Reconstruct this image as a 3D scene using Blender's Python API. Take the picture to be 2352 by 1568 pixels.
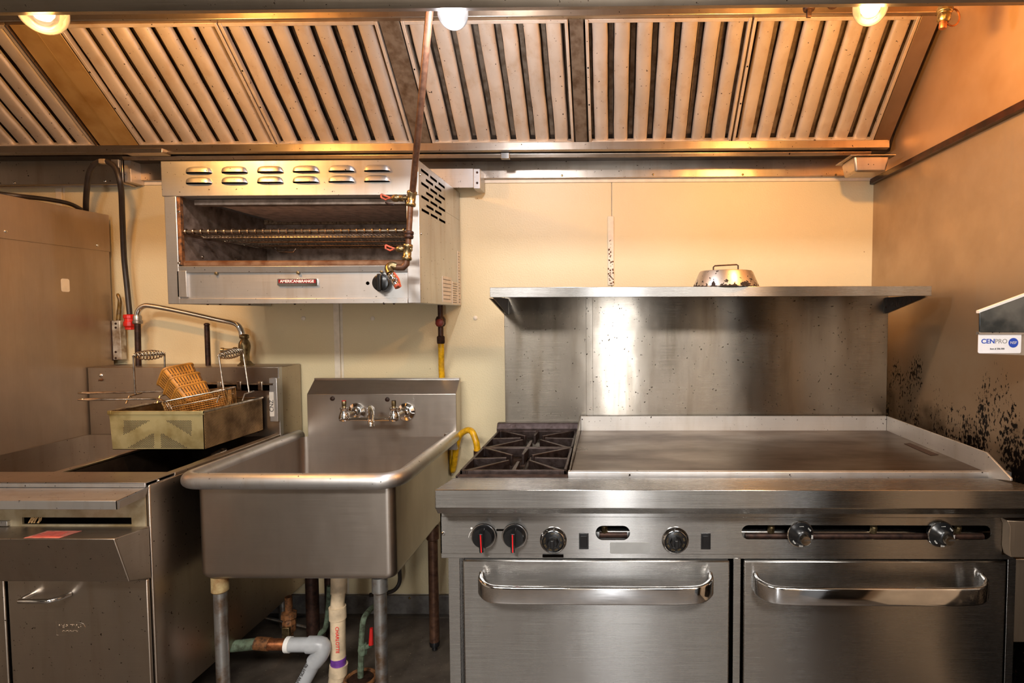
import bpy, bmesh, math, random
from math import sin, cos, pi, radians, sqrt, tan
from mathutils import Vector, Matrix
random.seed(7)
for o in list(bpy.data.objects): bpy.data.objects.remove(o)
SC = bpy.context.scene
COL = SC.collection

# ------------------------------------------------------------------ camera
F = 1313.0; CX = 1383.0; CY = 784.0; D = 2.6; EYE = 1.40
R = (Matrix.Rotation(radians(.75), 3, 'Z') @ Matrix.Rotation(pi/2-radians(2.7), 3, 'X') @ Matrix.Rotation(radians(-.17), 3, 'Z'))
cam_d = bpy.data.cameras.new('camera'); cam = bpy.data.objects.new('camera', cam_d); COL.objects.link(cam)
cam_d.sensor_width = 36; cam_d.sensor_fit = 'HORIZONTAL'; cam_d.lens = F/2352*36
cam_d.shift_x = -(CX-1176)/2352; cam_d.shift_y = 0; cam_d.clip_start = .05
cam.matrix_world = Matrix.Translation((0, -D, EYE)) @ R.to_4x4()
SC.camera = cam

# ------------------------------------------------------------------ world, light, exposure
w = bpy.data.worlds.new('world'); SC.world = w; w.use_nodes = True
w.node_tree.nodes['Background'].inputs[0].default_value = (.62, .60, .58, 1)
w.node_tree.nodes['Background'].inputs[1].default_value = .25
SC.view_settings.view_transform = 'Standard'; SC.view_settings.look = 'None'
SC.view_settings.exposure = 0.14; SC.view_settings.gamma = 1; SC.view_settings.use_curve_mapping = False

def area(name, loc, target, sx, sy, power, col):
    l = bpy.data.lights.new(name, 'AREA'); l.shape = 'RECTANGLE'; l.size = sx; l.size_y = sy; l.energy = power; l.color = col
    o = bpy.data.objects.new(name, l); COL.objects.link(o); o.location = loc
    o.rotation_euler = (Vector(target)-Vector(loc)).to_track_quat('-Z', 'Y').to_euler()
    return o
# fluorescent troffers in the kitchen ceiling behind the camera, and the daylight of the doorway in the far wall
area('ceiling_light', (-1.1, -3.6, 2.72), (-1.1, -3.6, 0), 1.3, .7, 135, (1, .95, .89))
area('ceiling_light', (1.0, -3.6, 2.72), (1.0, -3.6, 0), 1.3, .7, 135, (1, .95, .89))
area('doorway_light', (.06, -5.12, 1.35), (.06, 0, 1.35), .30, 1.9, 36, (.95, .97, 1))
LAMP_POWER = {'warm': 62, 'cool': 40}

# ------------------------------------------------------------------ pixel -> place
def W(px, py, d):
    v = R @ Vector(((px-CX)/F, -(py-CY)/F, -1)); t = d/v.y
    return Vector((v.x*t, d-D, EYE+v.z*t))
def X(px, d, py=784): return W(px, py, d).x
def Z(py, d, px=1383): return W(px, py, d).z
def Y(d): return d-D

# ------------------------------------------------------------------ materials
def lin(c):
    c /= 255.0
    return c/12.92 if c <= .04045 else ((c+.055)/1.055)**2.4
def C(r, g, b): return (lin(r), lin(g), lin(b), 1)
class NT:
    def __init__(s, name):
        s.m = bpy.data.materials.new(name); s.m.use_nodes = True; s.t = s.m.node_tree; s.b = s.t.nodes['Principled BSDF']
    def n(s, typ, **k):
        q = s.t.nodes.new(typ)
        for a, v in k.items(): setattr(q, a, v)
        return q
    def l(s, a, b): s.t.links.new(a, b)
    def pos(s, scale=(1, 1, 1), loc=(0, 0, 0)):
        g = s.n('ShaderNodeNewGeometry'); mp = s.n('ShaderNodeMapping'); s.l(g.outputs['Position'], mp.inputs[0])
        mp.inputs['Scale'].default_value = scale; mp.inputs['Location'].default_value = loc; return mp.outputs[0]
    def noise(s, vec, scale, detail=3, rough=.55):
        q = s.n('ShaderNodeTexNoise'); s.l(vec, q.inputs['Vector']); q.inputs['Scale'].default_value = scale
        q.inputs['Detail'].default_value = detail; q.inputs['Roughness'].default_value = rough; return q.outputs['Fac']
    def ramp(s, v, a, b, lo=0., hi=1.):
        q = s.n('ShaderNodeMapRange'); s.l(v, q.inputs[0]); q.inputs[1].default_value = a; q.inputs[2].default_value = b
        q.inputs[3].default_value = lo; q.inputs[4].default_value = hi; return q.outputs[0]
    def mix(s, f, a, b):
        q = s.n('ShaderNodeMix'); q.data_type = 'RGBA'
        if isinstance(f, (int, float)): q.inputs[0].default_value = f
        else: s.l(f, q.inputs[0])
        for i, c in ((6, a), (7, b)):
            if isinstance(c, tuple): q.inputs[i].default_value = c
            else: s.l(c, q.inputs[i])
        return q.outputs[2]
    def math(s, op, a, b):
        q = s.n('ShaderNodeMath'); q.operation = op
        for i, c in ((0, a), (1, b)):
            if isinstance(c, (int, float)): q.inputs[i].default_value = c
            else: s.l(c, q.inputs[i])
        return q.outputs[0]
    def bump(s, h, strength, dist, prev=None):
        q = s.n('ShaderNodeBump'); s.l(h, q.inputs['Height']); q.inputs['Strength'].default_value = strength; q.inputs['Distance'].default_value = dist
        if prev is not None: s.l(prev, q.inputs['Normal'])
        s.l(q.outputs[0], s.b.inputs['Normal']); return q.outputs[0]
    def set(s, **k):
        for a, v in k.items():
            i = s.b.inputs[a.replace('_', ' ')]
            if isinstance(v, (int, float, tuple)): i.default_value = v
            else: s.l(v, i)
        return s

def steel(name, col=(150, 146, 141), rough=.28, aniso=.75, stain=.25, stain_col=(92, 78, 60), spots=0., metallic=1., vertical=False, blotch=.5, wob=.15):
    s = NT(name)
    br = s.noise(s.pos((2.2, 2.2, 420) if not vertical else (420, 420, 2.2)), 3, 2)
    bl = s.noise(s.pos((1, 1, .55)), 5.5, 5)
    st = s.noise(s.pos((7, 7, .8), (3, 1, 2)), 3, 4)
    c = s.mix(s.ramp(bl, .35, .7, 0, blotch), C(*col), C(*[int(v*.80) for v in col]))
    c = s.mix(s.ramp(st, .52, .75, 0, stain), c, C(*stain_col))
    c = s.mix(s.ramp(br, .35, .65, 0, .10), c, C(*[min(255, int(v*1.18)) for v in col]))
    r = s.math('ADD', s.ramp(br, .3, .7, rough-.02, rough+.03), s.ramp(bl, .35, .7, 0, .05))
    met = metallic
    if spots:
        v = s.noise(s.pos(), 95, 3); sp = s.ramp(v, .69-.05*spots, .72-.05*spots)
        c = s.mix(sp, c, C(40, 28, 18)); r = s.math('ADD', r, s.math('MULTIPLY', sp, .4))
    s.set(Base_Color=c, Roughness=r, Metallic=met, Anisotropic=aniso, Anisotropic_Rotation=.25 if not vertical else 0.)
    g = s.n('ShaderNodeNewGeometry'); x = s.n('ShaderNodeVectorMath', operation='CROSS_PRODUCT'); s.l(g.outputs['True Normal'], x.inputs[0]); x.inputs[1].default_value = (0, .3, 1)
    nn = s.n('ShaderNodeVectorMath', operation='NORMALIZE'); s.l(x.outputs[0], nn.inputs[0]); s.l(nn.outputs[0], s.b.inputs['Tangent'])
    h = s.noise(s.pos((1, 1, .7)), 6, 2)
    b = s.bump(h, wob, .02)
    s.bump(br, .02, .001, b)
    return s.m
def plain(name, col, rough=.5, metallic=0., var=.2, scale=30, bump=.15, dark=None, **kw):
    s = NT(name); n = s.noise(s.pos(), scale, 4)
    c = s.mix(s.ramp(n, .4, .68, 0, 1), C(*col), C(*(dark or [int(v*(1-var)) for v in col])))
    s.set(Base_Color=c, Roughness=rough, Metallic=metallic, **kw)
    if bump: s.bump(n, bump, .002)
    return s.m
def emis(name, col, st):
    s = NT(name); s.set(Base_Color=(0, 0, 0, 1), Emission_Color=col, Emission_Strength=float(st)); return s.m

M = {}
M['steel'] = steel('brushed_steel')
M['steel_range'] = steel('range_steel', (162, 159, 155), .24, .93, .12, wob=.03)
M['steel_back'] = steel('splash_steel', (146, 138, 127), .22, .95, .6, (92, 78, 58), .1, wob=.05)
M['steel_side'] = steel('sheet_steel', (178, 158, 136), .40, .5, .25, (140, 114, 82), 0., vertical=True)
M['steel_fryer'] = steel('fryer_steel', (180, 167, 153), .33, .6, .3, (135, 112, 84), .05)
M['steel_sink'] = steel('sink_steel', (184, 174, 164), .34, .6, .15, (150, 135, 118))
M['steel_sal'] = steel('broiler_steel', (200, 199, 198), .43, .35, .35, (150, 125, 90), .05)
M['steel_hood'] = steel('hood_steel', (190, 178, 164), .30, .4, .3, (140, 108, 70), .05)
M['lip'] = steel('hood_lip_steel', (118, 106, 92), .38, .4, .2, (90, 74, 54), .1)
M['plate_warm'] = plain('lamplit_divider_plate', (190, 158, 104), .42, .6, .3, 8, .1, (160, 122, 66)); M['plate_dark'] = plain('dark_divider_plate', (120, 106, 90), .45, .5, .3, 30, .15, (86, 68, 50))  # left plates' bright yellow has the lamp light put into its colour
M['filter'] = steel('filter_aluminium', (204, 190, 174), .42, .0, .5, (166, 136, 100), .10, metallic=.5, vertical=True, blotch=.6, wob=.5)
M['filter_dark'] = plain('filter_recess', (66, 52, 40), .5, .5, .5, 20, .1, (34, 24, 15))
M['chrome'] = plain('chrome', (222, 222, 222), .07, 1., .06, 20, .0)
M['wire'] = plain('nickel_wire', (196, 184, 168), .25, 1., .3, 60, .0)
M['guard'] = steel('guard_steel', (196, 192, 186), .42, .4, .3, (150, 135, 110), .15, metallic=.8)
M['meshwire'] = plain('greasy_mesh_wire', (196, 152, 92), .35, .8, .3, 60, .0)
M['black'] = plain('black_plastic', (22, 22, 23), .25, 0, .2)
M['blackm'] = plain('black_void', (8, 6, 5), .9, 0, .3, 30, 0, None, Specular_IOR_Level=0.)
M['rubber'] = plain('black_cable_rubber', (42, 34, 30), .45, 0, .3)
M['red'] = plain('red_plastic', (205, 30, 18), .35, 0, .2)
M['redline'] = plain('red_paint', (235, 30, 35), .4, 0, .05)
M['orange'] = plain('worn_red_vinyl', (196, 76, 44), .45, 0, .4, 80, .2, (92, 52, 34))
M['white'] = plain('white_paint', (225, 222, 216), .4, 0, .04)
M['label'] = plain('paper_label', (205, 196, 184), .6, 0, .06)
M['ink'] = plain('printed_ink', (60, 56, 54), .6, 0, .05)
M['blue'] = plain('blue_ink', (30, 70, 175), .5, 0, .03)
M['grey'] = plain('grey_label', (160, 160, 158), .35, .4, .04)
M['pipe'] = plain('brown_pipe', (104, 74, 56), .38, .5, .5, 45, .3, (72, 48, 36))
M['iron'] = plain('dark_iron', (66, 44, 34), .5, .6, .5, 60, .5, (36, 24, 20))
M['brass'] = plain('tarnished_brass', (150, 132, 96), .3, .9, .5, 60, .2, (92, 76, 50))
M['galv'] = plain('galvanised_pipe', (160, 160, 158), .36, .85, .4, 26, .4, (122, 100, 80))
M['rust'] = plain('rusty_iron', (130, 84, 46), .7, .3, .6, 70, .8, (52, 34, 22))
M['verdigris'] = plain('verdigris_copper', (96, 112, 92), .75, .2, .5, 60, .8, (62, 66, 50))
M['copper'] = plain('old_copper', (176, 112, 72), .4, .8, .4, 50, .3, (110, 66, 42))
M['cream'] = plain('cream_pvc', (212, 190, 158), .4, 0, .18, 18, .05)
M['pvc'] = plain('grey_pvc', (166, 168, 170), .35, 0, .12, 14, .05)
M['purple'] = plain('purple_primer', (112, 60, 150), .4, 0, .2)
M['yellow'] = plain('yellow_hose', (222, 166, 18), .35, 0, .25, 40, .1)
M['tan'] = plain('tan_plastic', (188, 130, 52), .42, 0, .25, 30, .1)
M['tandark'] = plain('tan_slot_shade', (62, 38, 14), .8, 0, .2)
M['cast'] = plain('cast_iron', (62, 52, 50), .42, .7, .4, 50, .8, (40, 30, 26))
M['burner'] = plain('burner_box', (70, 56, 50), .6, .5, .5, 40, .5, (34, 26, 22))
M['gold'] = plain('greasy_basket_steel', (206, 194, 144), .38, .8, .3, 10, .1, (150, 128, 76))
M['golddark'] = plain('greasy_basket_side', (176, 146, 102), .4, .85, .3, 14, .15, (104, 78, 46))
M['hole'] = plain('perforation_shadow', (40, 30, 20), .8, 0, .1)
M['cavity'] = plain('broiler_lining', (158, 142, 130), .5, .6, .5, 24, .4, (104, 88, 76))
M['brick'] = plain('grimy_lining_brick', (150, 126, 98), .9, 0, .6, 90, 1., (84, 64, 44))
M['ceramic'] = plain('burner_ceramic', (205, 184, 170), .8, 0, .2, 30)
M['strip'] = plain('vinyl_strip', (220, 208, 188), .4, 0, .06)
M['stripred'] = plain('warning_sticker', (205, 120, 104), .5, 0, .2, 60)
# wall panels: pebbled cream fibreglass
s = NT('frp_panel'); n1 = s.noise(s.pos(), 150, 2); n2 = s.noise(s.pos(), 2.5, 4); n3 = s.noise(s.pos(), 60, 3)
c = s.mix(s.ramp(n2, .35, .7, 0, .5), C(212, 197, 160), C(202, 185, 144)); c = s.mix(s.ramp(n3, .73, .75), c, C(110, 84, 50))
s.set(Base_Color=c, Roughness=.42); s.bump(n1, .35, .003); M['frp'] = s.m
# floor
s = NT('floor_vinyl'); n1 = s.noise(s.pos(), 9, 5); n2 = s.noise(s.pos(), 120, 3)
c = s.mix(s.ramp(n1, .35, .7), C(78, 70, 62), C(50, 43, 38)); c = s.mix(s.ramp(n2, .68, .72), c, C(140, 128, 110))
s.set(Base_Color=c, Roughness=s.ramp(n1, .3, .7, .28, .5)); s.bump(n1, .2, .01); M['floor'] = s.m
# griddle plate
s = NT('griddle_plate'); n1 = s.noise(s.pos((1, 2.2, 1)), 3.2, 5); n2 = s.noise(s.pos((3, 30, 3)), 3, 3)
c = s.mix(s.ramp(n1, .35, .68), C(110, 94, 76), C(70, 50, 32)); c = s.mix(s.ramp(n2, .4, .7, 0, .4), c, C(84, 68, 52))
s.set(Base_Color=c, Metallic=.85, Roughness=s.ramp(n1, .3, .7, .26, .42)); s.bump(n2, .1, .002); M['griddle'] = s.m
# right wall sheet: greasy, with burnt spatter near the griddle
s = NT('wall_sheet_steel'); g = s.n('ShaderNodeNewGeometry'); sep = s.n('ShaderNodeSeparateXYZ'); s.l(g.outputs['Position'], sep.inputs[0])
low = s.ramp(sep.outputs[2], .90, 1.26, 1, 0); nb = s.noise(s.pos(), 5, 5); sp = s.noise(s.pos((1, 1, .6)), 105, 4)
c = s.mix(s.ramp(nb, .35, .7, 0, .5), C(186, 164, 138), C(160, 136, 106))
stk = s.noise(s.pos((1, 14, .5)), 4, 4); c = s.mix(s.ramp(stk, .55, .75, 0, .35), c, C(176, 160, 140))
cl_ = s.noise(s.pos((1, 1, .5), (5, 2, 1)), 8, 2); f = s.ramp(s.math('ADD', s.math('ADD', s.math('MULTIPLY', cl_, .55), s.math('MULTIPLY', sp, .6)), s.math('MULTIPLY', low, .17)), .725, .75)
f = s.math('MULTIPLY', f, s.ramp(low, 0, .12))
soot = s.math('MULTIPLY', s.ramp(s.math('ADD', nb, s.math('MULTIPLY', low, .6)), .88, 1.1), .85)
low_tone = s.math('MULTIPLY', s.ramp(s.math('ADD', sep.outputs[2], s.math('MULTIPLY', nb, .6)), 1.55, 1.85, 1, 0), .4); c = s.mix(low_tone, c, C(128, 110, 88)); c = s.mix(soot, c, C(52, 40, 28)); c = s.mix(f, c, C(22, 16, 12))  # sheet tone darkens towards the bottom, broken up by noise
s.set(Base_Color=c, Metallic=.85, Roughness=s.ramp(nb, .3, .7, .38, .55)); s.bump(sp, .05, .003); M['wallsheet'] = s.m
# lamp glass
def lamp_glass(name, col):
    m = bpy.data.materials.new(name); m.use_nodes = True; t = m.node_tree; t.nodes.clear()
    o = t.nodes.new('ShaderNodeOutputMaterial'); a = t.nodes.new('ShaderNodeBsdfTransparent'); b = t.nodes.new('ShaderNodeEmission'); g = t.nodes.new('ShaderNodeBsdfGlossy')
    a.inputs[0].default_value = (1, 1, 1, 1); b.inputs[0].default_value = col; b.inputs[1].default_value = .9; g.inputs['Roughness'].default_value = .08
    m1 = t.nodes.new('ShaderNodeMixShader'); m1.inputs[0].default_value = .42; m2 = t.nodes.new('ShaderNodeMixShader')
    fr = t.nodes.new('ShaderNodeFresnel'); fr.inputs[0].default_value = 1.5
    t.links.new(a.outputs[0], m1.inputs[1]); t.links.new(b.outputs[0], m1.inputs[2]); t.links.new(fr.outputs[0], m2.inputs[0])
    t.links.new(m1.outputs[0], m2.inputs[1]); t.links.new(g.outputs[0], m2.inputs[2]); t.links.new(m2.outputs[0], o.inputs[0]); return m
M['glass_warm'] = lamp_glass('warm_lamp_glass', (1, .60, .28, 1)); M['glass_cool'] = lamp_glass('cool_lamp_glass', (.82, .88, 1, 1))
M['bulb_warm'] = emis('warm_bulb', (1, .72, .4, 1), 14); M['bulb_cool'] = emis('cool_bulb', (.9, .94, 1, 1), 14)

# ------------------------------------------------------------------ mesh builder
class MB:
    def __init__(s): s.bm = bmesh.new()
    def hexa(s, p):      # 8 corners: bottom loop 0-3, top loop 4-7
        v = [s.bm.verts.new(q) for q in p]
        for f in ((3, 2, 1, 0), (4, 5, 6, 7), (0, 1, 5, 4), (1, 2, 6, 5), (2, 3, 7, 6), (3, 0, 4, 7)): s.bm.faces.new([v[i] for i in f])
        return s
    def box(s, x0, x1, y0, y1, z0, z1):
        x0, x1 = sorted((x0, x1)); y0, y1 = sorted((y0, y1)); z0, z1 = sorted((z0, z1))
        return s.hexa([(x0, y0, z0), (x1, y0, z0), (x1, y1, z0), (x0, y1, z0), (x0, y0, z1), (x1, y0, z1), (x1, y1, z1), (x0, y1, z1)])
    def pbox(s, px0, px1, py0, py1, d, th):       # front face at distance d spans those picture columns and rows
        mx, my = (px0+px1)/2, (py0+py1)/2
        return s.box(X(px0, d, my), X(px1, d, my), Y(d), Y(d)+th, Z(py0, d, mx), Z(py1, d, mx))
    def prism(s, pts, vec):
        vec = Vector(vec); a = [s.bm.verts.new(p) for p in pts]; b = [s.bm.verts.new(Vector(p)+vec) for p in pts]; n = len(pts)
        s.bm.faces.new(a[::-1]); s.bm.faces.new(b)
        for i in range(n): s.bm.faces.new([a[i], a[(i+1) % n], b[(i+1) % n], b[i]])
        return s
    def profx(s, prof, x0, x1):                   # profile of (y, z), run along x
        return s.prism([(x0, y, z) for y, z in prof], (x1-x0, 0, 0))
    def tube(s, pts, r, seg=10, closed=False, caps=True):
        pts = [Vector(p) for p in pts]; n = len(pts); rs = r if isinstance(r, (list, tuple)) else [r]*n
        up = None; rings = []
        for i in range(n):
            if closed: t = pts[(i+1) % n]-pts[i-1]
            else: t = pts[min(i+1, n-1)]-pts[max(i-1, 0)]
            t.normalize()
            if up is None: up = Vector((0, 0, 1)) if abs(t.z) < .9 else Vector((1, 0, 0))
            a = up-t*up.dot(t)
            if a.length < 1e-5: a = t.orthogonal()
            a.normalize(); up = a; b = t.cross(a)
            rings.append([s.bm.verts.new(pts[i]+(a*cos(2*pi*k/seg)+b*sin(2*pi*k/seg))*rs[i]) for k in range(seg)])
        for i in range(n if closed else n-1):
            A, B = rings[i], rings[(i+1) % n]
            for k in range(seg): s.bm.faces.new([A[k], A[(k+1) % seg], B[(k+1) % seg], B[k]])
        if not closed and caps: s.bm.faces.new(rings[0][::-1]); s.bm.faces.new(rings[-1])
        return s
    def cyl(s, p0, p1, r, seg=20, r1=None):
        return s.tube([p0, p1], [r, r if r1 is None else r1], seg)
    def lathe(s, prof, o, axis=(0, 0, 1), seg=28):    # prof of (radius, height)
        o = Vector(o); ax = Vector(axis).normalized(); a = ax.orthogonal().normalized(); b = ax.cross(a); rings = []
        for r, h in prof:
            rings.append([s.bm.verts.new(o+ax*h+(a*cos(2*pi*k/seg)+b*sin(2*pi*k/seg))*max(r, 1e-4)) for k in range(seg)])
        for A, B in zip(rings, rings[1:]):
            for k in range(seg): s.bm.faces.new([A[k], A[(k+1) % seg], B[(k+1) % seg], B[k]])
        s.bm.faces.new(rings[0][::-1]); s.bm.faces.new(rings[-1]); return s
    def ball(s, c, r, seg=20, rings=10):
        return s.lathe([(r*sin(pi*i/rings), -r*cos(pi*i/rings)) for i in range(rings+1)], c, (0, 0, 1), seg)
    def plate(s, outer, holes, y, th):            # loops of (x, z); front face at y, thickness behind it
        bm = s.bm; tmp = bmesh.new(); E_ = []; loops = []
        for lp in [outer]+holes:
            vs = [tmp.verts.new((x, 0, z)) for x, z in lp]; loops.append(vs)
            for i in range(len(vs)): E_.append(tmp.edges.new((vs[i], vs[(i+1) % len(vs)])))
        bmesh.ops.triangle_fill(tmp, use_beauty=True, use_dissolve=False, edges=E_)
        fr = {v: bm.verts.new((v.co.x, y, v.co.z)) for v in tmp.verts}; bk = {v: bm.verts.new((v.co.x, y+th, v.co.z)) for v in tmp.verts}
        for f in tmp.faces:
            bm.faces.new([fr[v] for v in f.verts]); bm.faces.new([bk[v] for v in reversed(f.verts)])
        for lp in loops:
            for i in range(len(lp)):
                a, b = lp[i], lp[(i+1) % len(lp)]; bm.faces.new([fr[a], fr[b], bk[b], bk[a]])
        tmp.free(); return s
    def build(s, name, mat, parent=None, bevel=0, smooth=35, base=None, seg=2):
        bm = s.bm; bmesh.ops.recalc_face_normals(bm, faces=bm.faces)
        me = bpy.data.meshes.new(name)
        if parent is None:
            if base is None:
                xs = [v.co.x for v in bm.verts]; ys = [v.co.y for v in bm.verts]; zs = [v.co.z for v in bm.verts]
                base = Vector(((min(xs)+max(xs))/2, (min(ys)+max(ys))/2, min(zs)))
            base = Vector(base)
        else: base = Vector(parent['_o'])
        for v in bm.verts: v.co -= base
        for f in bm.faces: f.smooth = True
        bm.to_mesh(me); bm.free(); me.set_sharp_from_angle(angle=radians(smooth))
        o = bpy.data.objects.new(name, me); COL.objects.link(o); me.materials.append(M[mat] if isinstance(mat, str) else mat)
        if parent is None: o.location = base
        else: o.parent = parent
        o['_o'] = tuple(base)
        if bevel:
            b = o.modifiers.new('bevel', 'BEVEL'); b.width = bevel; b.segments = seg; b.limit_method = 'ANGLE'; b.angle_limit = radians(40)
        return o
def thing(name, label, cat, loc, group=None):
    o = bpy.data.objects.new(name, None); COL.objects.link(o); o.location = loc; o['_o'] = tuple(loc); o.empty_display_size = .05
    o['label'] = label; o['category'] = cat
    if group: o['group'] = group
    return o
def tag(o, label, cat, group=None):
    o['label'] = label; o['category'] = cat
    if group: o['group'] = group
    return o
def struct(o): o['kind'] = 'structure'; return o
def stuff(o): o['kind'] = 'stuff'; return o
def sempty(name, loc=(0, 0, 0)):
    o = bpy.data.objects.new(name, None); COL.objects.link(o); o.location = loc; o['_o'] = tuple(loc); o['kind'] = 'structure'; return o
def text(name, body, size, loc, rot, mat, parent, ext=.0004, align='CENTER', sx=1.0, bold=0.):
    c = bpy.data.curves.new(name, 'FONT'); c.body = body; c.size = size; c.extrude = ext; c.align_x = align; c.align_y = 'CENTER'; c.offset = bold
    t = bpy.data.objects.new(name, c); COL.objects.link(t); bpy.context.view_layer.update()
    me = bpy.data.meshes.new_from_object(t); bpy.data.objects.remove(t)
    o = bpy.data.objects.new(name, me); COL.objects.link(o); me.materials.clear(); me.materials.append(M[mat])
    mat_ = Matrix.Translation(Vector(loc)-Vector(parent['_o'])) @ rot.to_4x4() @ Matrix.Diagonal((sx, 1, 1, 1)); me.transform(mat_)
    o.parent = parent; o['_o'] = parent['_o']; return o
FR = Matrix.Rotation(pi/2, 3, 'X')      # text standing upright, facing the camera side (-Y)
def crv(pts, n=8, closed=False):        # Catmull-Rom through points
    P = [Vector(p) for p in pts]; out = []
    m = len(P)
    for i in range(m if closed else m-1):
        p0 = P[(i-1) % m] if closed or i > 0 else P[0]*2-P[1]; p1 = P[i]; p2 = P[(i+1) % m]; p3 = P[(i+2) % m] if closed or i+2 < m else P[-1]*2-P[-2]
        for k in range(n):
            t = k/n; out.append(.5*((2*p1)+(p2-p0)*t+(2*p0-5*p1+4*p2-p3)*t*t+(3*p1-p0-3*p2+p3)*t**3))
    if not closed: out.append(P[-1])
    return out
def rrect(x0, x1, z0, z1, r, n=5):
    x0, x1 = sorted((x0, x1)); z0, z1 = sorted((z0, z1)); r = min(r, (x1-x0)/2-1e-5, (z1-z0)/2-1e-5); o = []
    for cx, cz, a0 in ((x1-r, z1-r, 0), (x0+r, z1-r, 90), (x0+r, z0+r, 180), (x1-r, z0+r, 270)):
        for k in range(n+1):
            a = radians(a0+90*k/n); o.append((cx+r*cos(a), cz+r*sin(a)))
    return o
def rect(x0, x1, z0, z1): return [(x0, z0), (x1, z0), (x1, z1), (x0, z1)]
def screw(p, r, parent, axis=(0, -1, 0), mat='brass', name='screw'):
    return MB().lathe([(r, -.002), (r, .0015), (r*.7, .0035), (r*.2, .004)], p, axis, 12).build(name, mat, parent)

XR = X(2007, 2.6, 500)            # right wall
XF = X(693, 2.6, 850)             # right flank of the fryer
FZ = 0.0

# ================================================================== setting
struct(MB().box(-4.2, XR+.1, -5.3, .1, -.05, 0).build('floor', 'floor'))
struct(MB().box(-4.2, XR+.1, -5.3, .1, 2.75, 2.85).build('ceiling', plain('ceiling_tile', (170, 166, 158), .9, 0, .08)))
wf = plain('far_wall_paint', (205, 196, 182), .8, 0, .3, 1.2, 0)
WF = struct(MB().box(-4.2, XR+.1, -5.3, -5.2, 0, 2.75).build('wall_front', wf))
struct(MB().box(-4.2, -4.1, -5.3, .1, 0, 2.75).build('wall_left', wf))
door = struct(MB().box(-.18, -.12, -5.2, -5.14, 0, 2.35).box(.30, .36, -5.2, -5.14, 0, 2.35).box(-.12, .30, -5.2, -5.14, 2.30, 2.36).build('door_1', 'white', None, .003))
# unseen dark blocks, added so the steel has dark areas to reflect
for i, (x0, x1, h) in enumerate(((-3.2, -2.3, 1.9), (-2.1, -1.5, 1.1), (-1.3, -.5, 2.0), (.50, .95, 2.2))):
    MB().box(x0, x1, -5.2, -4.75, 0, h).build('reflection_block', 'black', WF)
wb = sempty('wall_back')
PZ1 = Z(409, 2.6, 1500)
def wpanel(px0, px1, z0=.10, z1=2.3):
    x0 = px0 if px0 < -3 else X(px0, 2.6, 500); x1 = X(px1, 2.6, 500)
    return MB().box(x0, x1, 0, .006, z0, z1).build('wall_panel', 'frp', wb, .0015)
MB().box(-4.2, XR+.1, .006, .1, 0, 2.75).build('wall_core', 'strip', wb)
wpanel(-4.1, 145); wpanel(151, 774); wpanel(781, 1404.2); wpanel(1405.8, 2012)
for px, py in ((697, 731), (856, 731), (1092, 730)):
    MB().lathe([(.0105, 0), (.010, .003), (.006, .006), (.001, .007)], W(px, py, 2.6), (0, -1, 0), 16).build('rivet', 'strip', wb)
MB().pbox(768, 781, 440, 1200, 2.596, .006).build('joint_strip', 'strip', wb, .001)
MB().pbox(138, 151, 432, 900, 2.596, .006).build('joint_strip', 'strip', wb, .001)
MB().pbox(282, 2010, 409, 420, 2.594, .008).build('top_strip', 'strip', wb, .001)
MB().pbox(-200, 300, 422, 431, 2.594, .008).build('top_strip', 'strip', wb, .001)
js = MB().pbox(1396, 1410, 496, 655, 2.594, .008).build('joint_strip', 'strip', wb, .002)
pk = MB()
for i in range(46):      # burnt flaking on the joint strip above the range shelf
    t = random.random()**.6; py = 540+112*t; px = 1397+12*random.random(); a = W(px, py, 2.593); r = random.uniform(.0015, .0042)
    pk.lathe([(r, 0), (r*.7, random.uniform(.001, .004)), (r*.2, .004)], a, (random.uniform(-.4, .4), -1, random.uniform(-.4, .4)), 6)
stuff(pk.build('flaked_rust', 'rust', js))
bb = struct(MB().box(-4.1, XR, -.012, 0, Z(1412, 2.6, 1000)-.09, Z(1365, 2.6, 1000)).build('baseboard_back', plain('cove_base_steel', (120, 116, 112), .45, .6, .2), None, .002))
screw(W(941, 1373, 2.588), .006, bb)
MB().profx([(-.012, Z(1411, 2.588)), (-.03, .0), (0, .0), (0, Z(1411, 2.588))], -4.1, XR).build('cove_foot', 'steel', bb)
# right wall with its sheet metal, seen above the range end
wr = sempty('wall_right')
MB().box(XR, XR+.1, -5.3, .1, 0, 2.75).build('wall_core', plain('brown_wall_paint', (196, 172, 142), .7, 0, .2, 1.5, 0), wr)
MB().box(XR-.25, XR, -2.9, -2.35, 0, 2.1).build('reflection_block', 'black', wr); MB().box(XR-.02, XR, -3.9, -3.2, 0, 2.2).build('reflection_slab', plain('tan_slab', (176, 140, 104), .5), wr)  # unseen dark block and tan slab, added for the range steel to reflect
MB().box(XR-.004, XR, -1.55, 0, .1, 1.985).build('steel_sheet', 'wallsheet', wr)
MB().box(XR-.022, XR, -2.0, 0, 1.975, 2.0).build('dark_seam_trim', plain('greasy_brown_trim', (58, 28, 16), .35, .3, .5, 30, .3, (26, 13, 8)), wr, .003)

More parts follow.
